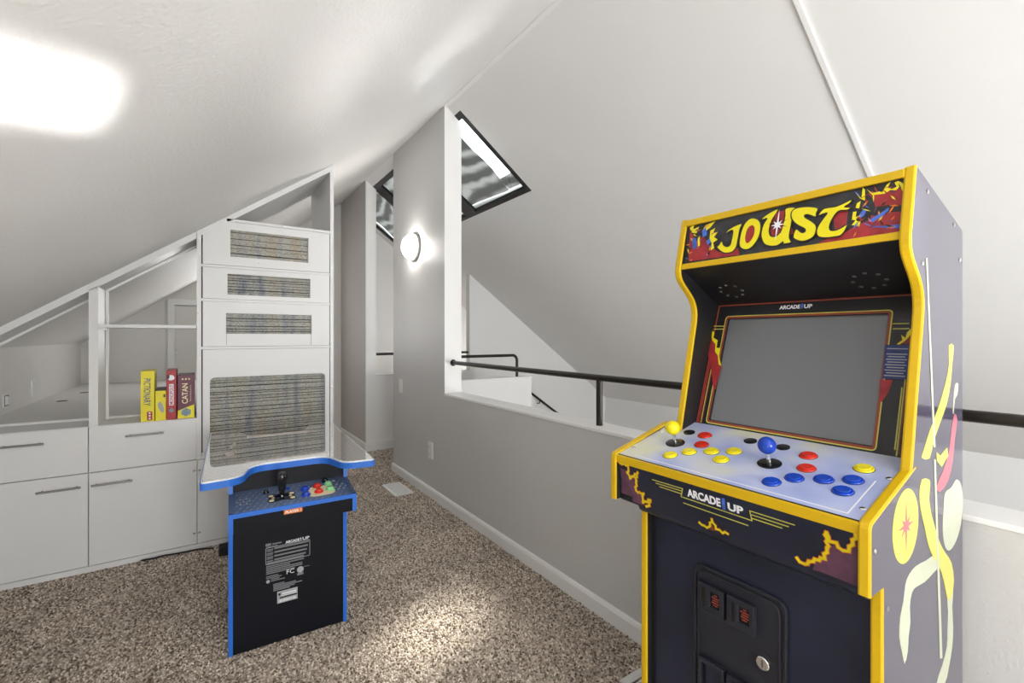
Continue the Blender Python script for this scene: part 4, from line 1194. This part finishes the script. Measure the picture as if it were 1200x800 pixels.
# control deck
dkz = lambda x: 0.919 + (x - 0.883) * 0.2581
deck = MB().prism([(0.887, dkz(0.887) - 0.003), (1.145, dkz(1.145) - 0.003), (1.145, dkz(1.145) - 0.02), (0.915, 0.85), (0.892, 0.906)], 'y', I0, DY1 - TK).build('control_deck', M['deck'], ac)
tag(deck, 'pale lavender control deck with coloured buttons')
for i in range(2):
    pass
MB().prism([(0.8835, dkz(0.8835) - 0.003), (0.8885, dkz(0.8885) - 0.0022), (0.8885, 0.898), (0.8855, 0.898)], 'y', I0, DY1 - TK).build('deck_trim', M['yellow'], ac)
MB().prism([(0.8838, dkz(0.8838) - 0.0042), (0.893, dkz(0.893) - 0.0022), (0.893, dkz(0.893) - 0.0042)], 'y', I0, DY1 - TK).build('trim_gap', M['black'], ac)
# faint pale border line printed on the deck
dkd = lambda x, y, d: (x, y, dkz(x) - 0.003 + d)
stroke_obj('border_print', [(0.905, 0.78), (0.905, 0.322), (1.03, 0.322)], 0.0022, dkd, 0.0004, 'print_white', deck)

ND = Vector((-0.2581, 0, 1)).normalized()


def on_deck(x, y): return Vector((x, y, dkz(x) - 0.003))


def deck_button(x, y, mat, label):
    p = on_deck(x, y)
    b = MB().lathe([(0.0170, 0.0), (0.0170, 0.0018), (0.0158, 0.0034), (0.0135, 0.0034), (0.0132, 0.0026)], p, ND, 28).build('push_button', M[mat], ac, smooth=True)
    tag(b, label)
    MB().lathe([(0.0180, -0.0004), (0.0180, 0.0006)], p, ND, 24).build('rim_shadow_ring', M['black'], b)
    MB().lathe([(0.0126, 0.0018), (0.0126, 0.0048), (0.0116, 0.0058), (0.004, 0.0054)], p, ND, 24).build('plunger', M[mat], b, smooth=True)


for x, y in ((0.944, 0.705), (0.979, 0.677), (1.004, 0.634), (1.026, 0.591), (0.978, 0.594)): deck_button(x, y, 'btn_yellow', 'yellow push button')
for x, y in ((1.074, 0.697), (1.025, 0.674), (1.074, 0.454), (1.021, 0.435)): deck_button(x, y, 'btn_red', 'red push button')
for x, y in ((0.940, 0.464), (0.974, 0.437), (0.994, 0.393), (1.015, 0.352), (0.969, 0.352)): deck_button(x, y, 'btn_blue', 'blue push button')
deck_button(1.066, 0.352, 'btn_yellow', 'yellow push button')
for x, y in ((1.074, 0.742), (1.090, 0.587), (1.090, 0.513)):
    MB().lathe([(0.0145, 0.0), (0.0145, 0.0022), (0.012, 0.003)], on_deck(x, y), ND, 24).build('black_button', M['black_gloss'], ac, smooth=True)
for (x, y), mt, nm in (((1.006, 0.736), 'ball_yellow', 'yellow ball-top joystick'), ((1.008, 0.502), 'ball_blue', 'blue ball-top joystick')):
    p = on_deck(x, y)
    j = MB().lathe([(0.0238, 0.0), (0.0238, 0.0016), (0.0225, 0.0024), (0.0065, 0.0024)], p, ND, 32).build('joystick', M['black_gloss'], ac, smooth=True)
    tag(j, nm)
    MB().cyl(p, p + ND * 0.028, 0.0048, n=14).build('shaft', M['chrome'], j, smooth=True)
    R = 0.0182
    MB().lathe([(R * math.sin(a), 0.042 - R * math.cos(a)) for a in [math.pi * (0.04 + 0.92 * k / 18) for k in range(19)]], p, ND, 32).build('ball', M[mt], j, smooth=True)
for x, y in ((1.048, 0.307), (0.929, 0.308), (0.937, 0.812), (1.05, 0.812)):
    MB().lathe([(0.0055, 0), (0.0055, 0.0015), (0.003, 0.003)], on_deck(x, y), ND, 12).build('bolt', M['chrome'], ac, smooth=True)

# sloped deck front and body front panel
prof = [(0.8875, 0.898), (0.9035, 0.800), (0.910, 0.788), (0.925, 0.780), (0.958, 0.772)]
dfp = MB().prism(prof + [(0.966, 0.772), (0.966, 0.79), (0.93, 0.80), (0.912, 0.82), (0.896, 0.898)], 'y', I0, I1).build('deck_front', M['deck_front'], ac, smooth=True)
MB().prism([(0.8875, 0.898), (0.9035, 0.800), (0.912, 0.82), (0.896, 0.898)], 'y', I1, DY1 - TK).build('deck_front_end', M['deck_front'], ac)
MB().box(0.90, 1.10, AY1, DY1 - TK, 0.803, 0.82).build('deck_underside', M['black'], ac)
fpn = MB().box(0.958, 0.970, I0, I1, 0.0, 0.774).build('front_panel', M['deck_front'], ac)
MB().box(0.956, 0.960, I1 - 0.010, I1, 0.0, 0.772).build('corner_strip', M['black'], ac)
dfx = lambda z: 0.887 + (0.905 - z) * 0.152
dfd = lambda y, z, d: (dfx(z) + 0.0008 - d, y, z)
for k, mt, l in (('df_pur_l', 'print_plum', 1), ('df_pur_r', 'print_plum', 1), ('df_crown_in', 'print_brown', 4)):
    decal('flame_print', D[k], dfd, 0.0009 + 0.0003 * l, mt, dfp)


def jagged(pts, amp, step):
    out = [pts[0]]
    sgn = 1
    for a, b in zip(pts[:-1], pts[1:]):
        a, b = Vector(a), Vector(b)
        n = max(1, int((b - a).length / step))
        t = (b - a).normalized(); nn = Vector((-t.y, t.x))
        for i in range(1, n + 1):
            q = a + (b - a) * (i / n) + nn * amp * sgn * random.uniform(0.4, 1.0)
            sgn = -sgn
            out.append(tuple(q))
    return out


for k in ('df_fl_l', 'df_fl_r'):
    jg = jagged(D[k], 0.0022, 0.0055)
    stroke_obj('flame_print', jg, 0.0072, dfd, 0.0019, 'print_orange', dfp)
    stroke_obj('flame_print', jg, 0.0042, dfd, 0.0023, 'print_yellow', dfp)
jg = jagged(D['df_crown'][:7], 0.0022, 0.005)
stroke_obj('flame_print', jg, 0.0070, dfd, 0.0016, 'print_dim_red', dfp)
stroke_obj('flame_print', jg, 0.0042, dfd, 0.0023, 'print_yellow', dfp)
for k in range(6): stroke_obj('pinstripe', D['df_pin%d' % k], 0.0017, dfd, 0.0018, 'print_pale_yellow', dfp)
vd = Vector((-0.152, 0, 1)).normalized()


def df_text(s, y0, y1, z0, h, mat):
    text('lettering', s, (dfx(z0) - 0.0012, y0, z0), NY, vd, y0 - y1, h, M[mat], dfp, bold=0.035)


df_text('ARCADE', 0.6205, 0.542, 0.867, 0.0185, 'print_white')
text('lettering', '1', (dfx(0.864) - 0.0012, 0.5385, 0.864), NY, vd, 0.0062, 0.0245, M['print_blue'], dfp)
df_text('UP', 0.5265, 0.494, 0.866, 0.0165, 'print_white')

# coin door
fpd = lambda y, z, d: (0.958 - d, y, z)
co = MB().slab(rrect(0.440, 0.645, 0.330, 0.699, 0.028, 6), [], fpd, 0.0, 0.004).build('coin_door', M['coin'], ac, bevel=0.0015)
tag(co, 'black coin door with two coin slots and a silver lock')
for (a, b, c, d), w in (((0.440, 0.645, 0.330, 0.699), 0.006), ((0.452, 0.636, 0.342, 0.688), 0.004)):
    o_, i_ = rrect(a, b, c, d, 0.028, 6), rrect(a + w, b - w, c + w, d - w, 0.025, 6)
    MB().slab(o_, [i_], fpd, 0.003, 0.008).build('raised_rim', M['coin'], co, bevel=0.0018)
for (y0, y1, z0, z1) in ((0.5665, 0.629, 0.600, 0.663), (0.500, 0.5595, 0.601, 0.663)):
    cm = MB().slab([(y0, z0), (y1, z0), (y1, z1), (y0, z1)], [[(y0 + 0.010, z0 + 0.016), (y0 + 0.034, z0 + 0.016), (y0 + 0.034, z1 - 0.012), (y0 + 0.010, z1 - 0.012)]], fpd, 0.003, 0.017).build('coin_mechanism', M['coin'], co, bevel=0.002)
    MB().slab([(y0 + 0.010, z0 + 0.016), (y0 + 0.034, z0 + 0.016), (y0 + 0.034, z1 - 0.012), (y0 + 0.010, z1 - 0.012)], [], fpd, 0.004, 0.011).build('reject_button', M['black_gloss'], co)
    MB().slab([(y1 - 0.018, z0 + 0.012), (y1 - 0.011, z0 + 0.012), (y1 - 0.011, z1 - 0.010), (y1 - 0.018, z1 - 0.010)], [], fpd, 0.0165, 0.0174).build('coin_slot', M['black_gloss'], co)
    for k, (wl, wr) in enumerate(((0.3, 0.75), (0.15, 0.85), (0.2, 0.8), (0.15, 0.9), (0.35, 0.65))):
        zz = z0 + 0.020 + 0.0054 * k
        MB().slab([(y0 + 0.010 + 0.024 * wl, zz), (y0 + 0.010 + 0.024 * wr, zz), (y0 + 0.010 + 0.024 * wr, zz + 0.003), (y0 + 0.010 + 0.024 * wl, zz + 0.003)], [], fpd, 0.0108, 0.0114).build('red_print', M['print_dim_red'], co)
for (y0, y1, z0, z1) in ((0.5665, 0.629, 0.405, 0.492), (0.500, 0.5595, 0.405, 0.492)):
    MB().slab([(y0, z0), (y1, z0), (y1, z1), (y0, z1)], [[(y0 + 0.008, z0 + 0.008), (y1 - 0.008, z0 + 0.008), (y1 - 0.008, z1 - 0.010), (y0 + 0.008, z1 - 0.010)]], fpd, 0.003, 0.017).build('coin_return', M['coin'], co, bevel=0.002)
    MB().slab([(y0 + 0.008, z0 + 0.008), (y1 - 0.014, z0 + 0.008), (y1 - 0.014, z1 - 0.012), (y0 + 0.008, z1 - 0.012)], [], fpd, 0.004, 0.010).build('return_flap', M['deck_front'], co, bevel=0.002)
MB().lathe([(0.0135, 0.0), (0.0135, 0.004), (0.012, 0.0055), (0.005, 0.0055)], (0.954, 0.487, 0.552), (-1, 0, 0), 24).build('lock', M['chrome'], co, smooth=True)
MB().box(0.9470, 0.9486, 0.4862, 0.4878, 0.545, 0.559).build('keyhole', M['slot'], co)
arcp = [(0.487 + 0.024 * math.cos(a), 0.552 + 0.024 * math.sin(a)) for a in [math.radians(20 + 14 * k) for k in range(10)]]
stroke_obj('lock_recess', [(0.452, 0.5655)] + arcp, 0.002, fpd, 0.0046, 'black', co)
for z in (0.645, 0.51): MB().slab([(0.638, z - 0.022), (0.643, z - 0.022), (0.643, z + 0.022), (0.638, z + 0.022)], [], fpd, 0.003, 0.009).build('hinge', M['black'], co, bevel=0.001)

# printed side artwork: plain ribbons, pole and sun disc
nsd = lambda x, z, d: (x, AY0 - d, z)
for k, mt, l, sm in (('sa_red', 'print_pink', 1, 2), ('sa_pale', 'print_cream', 2, 3), ('sa_rib4', 'print_cream', 2, 2), ('sa_rib3', 'print_cream', 2, 2), ('sa_rib2', 'print_pale_yellow', 3, 2),
                     ('sa_rib1', 'print_pale_yellow', 2, 2), ('sa_chev', 'print_pale_yellow', 3, 0), ('sa_leaf', 'print_cream', 2, 2), ('sa_pole1', 'print_cream', 4, 0), ('sa_pole2', 'print_cream', 4, 0)):
    decal('ribbon_print' if 'rib' in k else ('pole_print' if 'pole' in k else 'colour_print'), D[k], nsd, 0.0003 + 0.00015 * l, mt, ac, smooth=sm)
(ex, ez), (ex1, _), (_, ez1) = D['sa_ell']
rx, rz = abs(ex1 - ex), abs(ez1 - ez)
decal('disc_print', [(ex + rx * math.cos(a), ez + rz * math.sin(a)) for a in [2 * math.pi * k / 36 for k in range(36)]], nsd, 0.0006, 'print_pale_yellow', ac)
decal('star_print', [(ex + (p[0]) * 0.62 * rx / 0.03, ez + p[1] * 0.7 * rz / 0.05) for p in star((0, 0), [(k * h_ + math.pi / 2, (0.05, 0.022, 0.030, 0.024, 0.05, 0.024, 0.030, 0.022)[k]) for k in range(8)], 0.009)], nsd, 0.0009, 'print_pink', ac)
for x, z in D['bolts']:
    MB().lathe([(0.0048, 0), (0.0048, 0.001), (0.003, 0.002)], (x, AY0, z), (0, -1, 0), 12).build('bolt', M['steel'], ac, smooth=True)

# ================================================================== blue edged cocktail arcade table
ct = thing('cocktail_arcade_table', (0.303, 2.37, 0.0), 'low black cocktail arcade table with blue edges and glass top', 'arcade machine')
TX0, TX1 = 0.088, 0.520
PY = 2.047
PYR = 2.37 * 2 - PY
TB = 0.014
ZT = 0.72


def tside(y): return y


side = [(PY, 0.0), (PY, 0.532), (1.870, 0.532), (1.870, 0.600), (2.040, 0.622), (2.047, 0.69)]
side_r = [(2 * 2.37 - y, z) for y, z in side][::-1]
for x0 in (TX0, TX1 - TB):
    MB().prism(side + side_r, 'x', x0, x0 + TB).build('side_panel', M['table_black'], ct)
    for path in (side[:2], side[2:4] + [], side[4:]):
        P = path
        m = MB()
        for (ya, za), (yb, zb) in zip(P[:-1], P[1:]):
            t_ = Vector((yb - ya, zb - za)).normalized(); n_ = Vector((-t_.y, t_.x)) * 0.0022
            m.prism([(ya, za), (yb, zb), (yb + n_.x, zb + n_.y), (ya + n_.x, za + n_.y)], 'x', x0 - 0.0006, x0 + TB + 0.0006)
        m.build('edge_trim', M['blue_edge'], ct)
    m = MB()
    for (ya, za), (yb, zb) in ((side_r[0], side_r[1]), (side_r[4], side_r[5])):
        m.box(x0 - 0.0006, x0 + TB + 0.0006, min(ya, yb), max(ya, yb) + 0.0022, min(za, zb), max(za, zb))
    m.build('edge_trim', M['blue_edge'], ct)
XI0, XI1 = TX0 + TB, TX1 - TB
fp2 = MB().box(XI0, XI1, PY + 0.004, PY + 0.014, 0.0, 0.60).build('front_panel', M['table_black'], ct)
MB().box(XI0, XI1, PYR - 0.014, PYR - 0.004, 0.0, 0.69).build('rear_panel', M['table_black'], ct)
MB().box(XI0, XI1, PY + 0.010, PY + 0.02, 0.60, 0.694).build('upper_panel', M['table_black'], ct)
apr = MB().prism([(1.874, 0.532), (1.872, 0.592), (1.882, 0.592), (1.884, 0.545), (PY + 0.006, 0.540), (PY + 0.006, 0.532)], 'x', XI0, XI1).build('shelf_apron', M['table_black'], ct)
shz = lambda y: 0.600 + (y - 1.870) * (0.022 / 0.17)
cs_ = MB().prism([(1.8755, shz(1.8755) - 0.002), (PY + 0.012, shz(PY + 0.012) - 0.002), (PY + 0.012, 0.60), (1.8755, 0.588)], 'x', XI0, XI1).build('control_shelf', M['shelf_blue'], ct)
tag(cs_, 'slate blue tread plate control shelf')
MB().prism([(1.8685, 0.5835), (1.8685, 0.5985), (1.8765, 0.5995), (1.8765, 0.5835)], 'x', TX0, TX1).build('shelf_trim', M['blue_edge'], ct, bevel=0.001)
shd = lambda x, y, d: (x, y, shz(y) - 0.002 + d)
for x0 in (TX0, TX1 - TB):
    MB().slab([(x0, 1.8765), (x0 + TB, 1.8765), (x0 + TB, 2.036), (x0, 2.036)], [], shd, 0.0, 0.0028).build('shelf_side_cap', M['shelf_blue'], ct)
tr = MB()
for iy in range(7):
    for ix in range(19):
        x = XI0 + 0.012 + ix * 0.0218 + (0.011 if iy % 2 else 0); y = 1.886 + iy * 0.0235
        if x > XI1 - 0.012 or y > 2.04: continue
        a = math.radians(55)
        dx, dy = 0.0085 * math.cos(a), 0.0085 * math.sin(a)
        nx, ny = -math.sin(a) * 0.0016, math.cos(a) * 0.0016
        tr.slab([(x - dx, y - dy), (x + nx, y + ny), (x + dx, y + dy), (x - nx, y - ny)], [], shd, 0.0, 0.0006)
tag(tr.build('tread_print', M['tread'], cs_), kind='stuff')
NS_ = Vector((0, -0.022 / 0.17, 1)).normalized()


def on_shelf(x, y): return Vector((x, y, shz(y) - 0.002))


pad = decal('button_pad_print', rrect(0.352, 0.452, 1.905, 1.992, 0.03), shd, 0.0009, 'card_cream', cs_)
jp = decal('joystick_plate', smooth_poly([(0.213, 1.925), (0.229, 1.914), (0.262, 1.926), (0.295, 1.914), (0.311, 1.925), (0.306, 1.95), (0.311, 1.975), (0.295, 1.986), (0.262, 1.974), (0.229, 1.986), (0.213, 1.975), (0.218, 1.95)]), shd, 0.001, 'black', cs_)
for x in (0.226, 0.298):
    for y in (1.930, 1.970):
        MB().lathe([(0.009, 0), (0.008, 0.001)], on_shelf(x, y) + NS_ * 0.001, NS_, 16).build('bolt_print', M['card_cream'], cs_)
MB().slab([(0.228, 1.944), (0.296, 1.944), (0.296, 1.956), (0.228, 1.956)], [], shd, 0.0008, 0.0014).build('plate_print', M['card_cream'], cs_)
p = on_shelf(0.262, 1.95)
js = MB().lathe([(0.0255, 0.001), (0.0255, 0.0028), (0.023, 0.0035)], p, NS_, 28).build('joystick', M['black_gloss'], ct, smooth=True)
MB().lathe([(0.006, 0.003), (0.006, 0.012)], p, NS_, 14).build('shaft', M['chrome'], js, smooth=True)
MB().lathe([(0.009, 0.011), (0.0125, 0.03), (0.0165, 0.055), (0.0185, 0.075), (0.0175, 0.088), (0.012, 0.096), (0.004, 0.098)], p, NS_, 24).build('bat_grip', M['black_gloss'], js, smooth=True)


def shelf_button(x, y, mat, label, r=0.0165):
    q = on_shelf(x, y)
    b = MB().lathe([(r, 0.0), (r, 0.0035), (r * 0.92, 0.0055), (r * 0.75, 0.0055)], q, NS_, 24).build('push_button', M[mat], ct, smooth=True)
    tag(b, label)
    MB().lathe([(r * 0.72, 0.004), (r * 0.72, 0.010), (r * 0.6, 0.013), (r * 0.2, 0.0142)], q, NS_, 20).build('plunger', M[mat], b, smooth=True)


for x, y, mt, lb in ((0.345, 1.932, 'btn_blue', 'blue push button'), (0.347, 1.980, 'btn_blue', 'blue push button'), (0.392, 1.940, 'btn_red', 'red push button'), (0.393, 1.990, 'btn_red', 'red push button'),
                     (0.436, 1.946, 'btn_green', 'pale green push button'), (0.436, 1.995, 'btn_green', 'pale green push button')):
    shelf_button(x, y, mt, lb)
shelf_button(0.430, 2.028, 'black_gloss', 'black push button', 0.0135)
shelf_button(0.212, 2.005, 'black_gloss', 'black push button', 0.010)
MB().lathe([(0.006, 0), (0.006, 0.003)], on_shelf(0.462, 2.022), NS_, 14).build('small_button', M['tread'], ct)
MB().lathe([(0.007, 0), (0.007, 0.003)], on_shelf(0.288, 2.015), NS_, 14).build('small_button', M['btn_blue'], ct)
for cx_ in (0.136, 0.478):
    for k in range(7):
        a = k * math.pi / 3
        rr_ = 0.020 if k < 6 else 0.0
        MB().lathe([(0.0042, 0), (0.0038, 0.0009)], on_shelf(cx_ + rr_ * math.cos(a), 1.962 + rr_ * 1.2 * math.sin(a)), NS_, 10).build('speaker_hole', M['print_grey'], ct)

# player sticker on the apron
tld = lambda x, z, d: (x, 1.8725 - d, z)
MB().slab([(0.262, 0.5665), (0.3245, 0.5665), (0.3245, 0.5825), (0.262, 0.5825)], [], tld, 0.0, 0.0016).build('player_sticker', M['print_orange'], apr)
text('lettering', 'PLAYER 1', (0.2665, 1.8705, 0.570), (1, 0, 0), (0, 0, 1), 0.054, 0.009, M['print_white'], apr, shear=0.15, bold=0.02)

# printed data plate on the front panel
tbd = lambda x, z, d: (x, PY + 0.004 - d, z)


def tb_line(x0, x1, z, h, mat='label_grey', lift=0.0008):
    return MB().slab([(x0, z), (x1, z), (x1, z + h), (x0, z + h)], [], tbd, lift - 0.0006, lift).build('print_line', M[mat], fp2)


PYT = PY + 0.0033
o_, i_ = rrect(0.213, 0.375, 0.317, 0.384, 0.006), rrect(0.2145, 0.3735, 0.3185, 0.3825, 0.005)
MB().slab(o_, [i_], tbd, 0.0, 0.0008).build('label_frame', M['print_grey'], fp2)
text('lettering', 'ARCADE', (0.284, PYT, 0.386), (1, 0, 0), (0, 0, 1), 0.052, 0.011, M['print_white'], fp2, bold=0.03)
text('lettering', '1UP', (0.339, PYT, 0.386), (1, 0, 0), (0, 0, 1), 0.034, 0.012, M['print_white'], fp2, bold=0.02)
tb_line(0.213, 0.232, 0.391, 0.010); tb_line(0.236, 0.270, 0.393, 0.005); tb_line(0.215, 0.255, 0.386, 0.0025)
for k in range(4):
    z = 0.3735 - 0.0150 * k
    tb_line(0.217, 0.240, z - 0.0005, 0.0045); tb_line(0.244, 0.371 - 0.004 * k, z, 0.0065)
    tb_line(0.217, 0.238, z - 0.006, 0.003)
tb_line(0.217, 0.352, 0.3195, 0.006)
for k, (a, b) in enumerate(((0.215, 0.352), (0.215, 0.300), (0.215, 0.346), (0.215, 0.346), (0.215, 0.318))): tb_line(a, b, 0.308 - 0.0072 * k, 0.0042)
for k, b in enumerate((0.258, 0.270, 0.262, 0.282)): tb_line(0.215 if k < 2 else 0.232, b, 0.268 - 0.0068 * k, 0.0036)
MB().lathe([(0.0065, 0), (0.0065, 0.0008)], (0.2215, PY + 0.004, 0.250), (0, -1, 0), 16).build('round_mark', M['print_grey'], fp2)
text('lettering', 'FC', (0.288, PYT, 0.262), (1, 0, 0), (0, 0, 1), 0.028, 0.017, M['print_white'], fp2)
MB().lathe([(0.0125, 0), (0.0125, 0.0008)], (0.3385, PY + 0.004, 0.268), (0, -1, 0), 20).build('round_mark', M['print_grey'], fp2)
tb_line(0.327, 0.350, 0.246, 0.009); tb_line(0.352, 0.373, 0.275, 0.002)
for k, (a, b) in enumerate(((0.240, 0.280), (0.240, 0.322), (0.240, 0.345), (0.240, 0.318), (0.240, 0.300))): tb_line(a, b, 0.231 - 0.0062 * k, 0.004)
st = MB().slab([(0.254, 0.153), (0.328, 0.153), (0.328, 0.200), (0.254, 0.200)], [], tbd, 0.0, 0.001).build('serial_sticker', M['print_grey'], fp2)
for k, (a, b, h) in enumerate(((0.272, 0.322, 0.008), (0.268, 0.325, 0.003))): MB().slab([(a, 0.186 - 0.006 * k), (b, 0.186 - 0.006 * k), (b, 0.186 - 0.006 * k + h * 0.5), (a, 0.186 - 0.006 * k + h * 0.5)], [], tbd, 0.0008, 0.0014).build('print_line', M['print_white'], fp2)
MB().slab([(0.258, 0.183), (0.266, 0.183), (0.266, 0.193), (0.258, 0.193)], [], tbd, 0.0008, 0.0014).build('mark', M['black'], fp2)
MB().slab([(0.262, 0.171), (0.326, 0.171), (0.326, 0.177), (0.262, 0.177)], [], tbd, 0.0008, 0.0014).build('mark', M['black'], fp2)
random.seed(3)
x = 0.260
while x < 0.320:
    w_ = random.choice((0.001, 0.002, 0.003)); MB().slab([(x, 0.157), (x + w_, 0.157), (x + w_, 0.166), (x, 0.166)], [], tbd, 0.0008, 0.0014).build('bar_print', M['print_white'], fp2); x += w_ + 0.002

# glass table top
CY = 2.37
nearo = [(0.003, 1.890), (0.128, 1.905), (0.170, 2.055), (0.436, 2.055), (0.478, 1.905), (0.603, 1.890)]
outline = nearo + [(x, 2 * CY - y) for x, y in nearo][::-1]
outline = fillet(outline, [0.022, 0.05, 0.05, 0.05, 0.05, 0.022] * 2, 7)
top = MB().prism(outline, 'z', ZT - 0.030, ZT - 0.006).build('tabletop', M['blue_edge'], ct, bevel=0.005, seg=3)
tag(top, 'glossy glass tabletop with bright blue edge')
inset = grow(outline, -0.004)
MB().prism(inset, 'z', ZT - 0.0062, ZT - 0.001).build('glass_edge', M['glass_edge'], top)
inset2 = grow(outline, -0.0085)
scr = rrect(0.118, 0.488, 2.135, 2.60, 0.015)
MB().prism(inset2, 'z', ZT - 0.0012, ZT - 0.0004, holes=[scr]).build('printed_glass', M['top_print'], top)
MB().prism(scr, 'z', ZT - 0.0012, ZT - 0.0004).build('screen_glass', M['top_screen'], top)
tt = MB()
for iy in range(42):
    for ix in range(26):
        x = 0.02 + ix * 0.0225 + (0.011 if iy % 2 else 0); y = 1.905 + iy * 0.0225
        if 0.108 < x < 0.498 and 2.125 < y < 2.61: continue
        if x > 0.59 or x < 0.015: continue
        if (y < 2.075 or y > 2 * CY - 2.075) and 0.135 < x < 0.47: continue
        if y > 2 * CY - 1.905: continue
        a = math.radians(50 if (ix + iy) % 2 else -50)
        dx, dy = 0.008 * math.cos(a), 0.008 * math.sin(a); nx, ny = -math.sin(a) * 0.0018, math.cos(a) * 0.0018
        tt.slab([(x - dx, y - dy), (x + nx, y + ny), (x + dx, y + dy), (x - nx, y - ny)], [], lambda a_, b_, d: (a_, b_, ZT - 0.0004 + d), 0.0, 0.00015)
tag(tt.build('tread_print', M['top_tread'], top), kind='stuff')
topd = lambda a_, b_, d: (a_, b_, ZT - 0.0004 + d)
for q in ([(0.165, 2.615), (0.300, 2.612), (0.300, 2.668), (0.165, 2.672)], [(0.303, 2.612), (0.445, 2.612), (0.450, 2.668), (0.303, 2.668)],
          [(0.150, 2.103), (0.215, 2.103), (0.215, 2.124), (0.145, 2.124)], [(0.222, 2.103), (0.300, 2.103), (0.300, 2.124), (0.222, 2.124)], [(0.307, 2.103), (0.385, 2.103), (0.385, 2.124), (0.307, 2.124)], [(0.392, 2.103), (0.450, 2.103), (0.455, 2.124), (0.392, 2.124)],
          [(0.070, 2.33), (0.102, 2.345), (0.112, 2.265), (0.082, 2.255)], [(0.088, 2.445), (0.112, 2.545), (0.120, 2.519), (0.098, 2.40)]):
    MB().slab(q, [], topd, 0.0, 0.0003).build('pale_bar', M['bar_pink'], top)  # pale pinkish strips laid flat on the tabletop
MB().box(XI0, XI1, PY + 0.02, PYR - 0.02, 0.64, 0.69).build('monitor_tray', M['table_black'], ct)

# the table stands turned very slightly clockwise
ct.rotation_euler.z = math.radians(-2.6)
ct.location = (0.317, 2.36, 0.0)
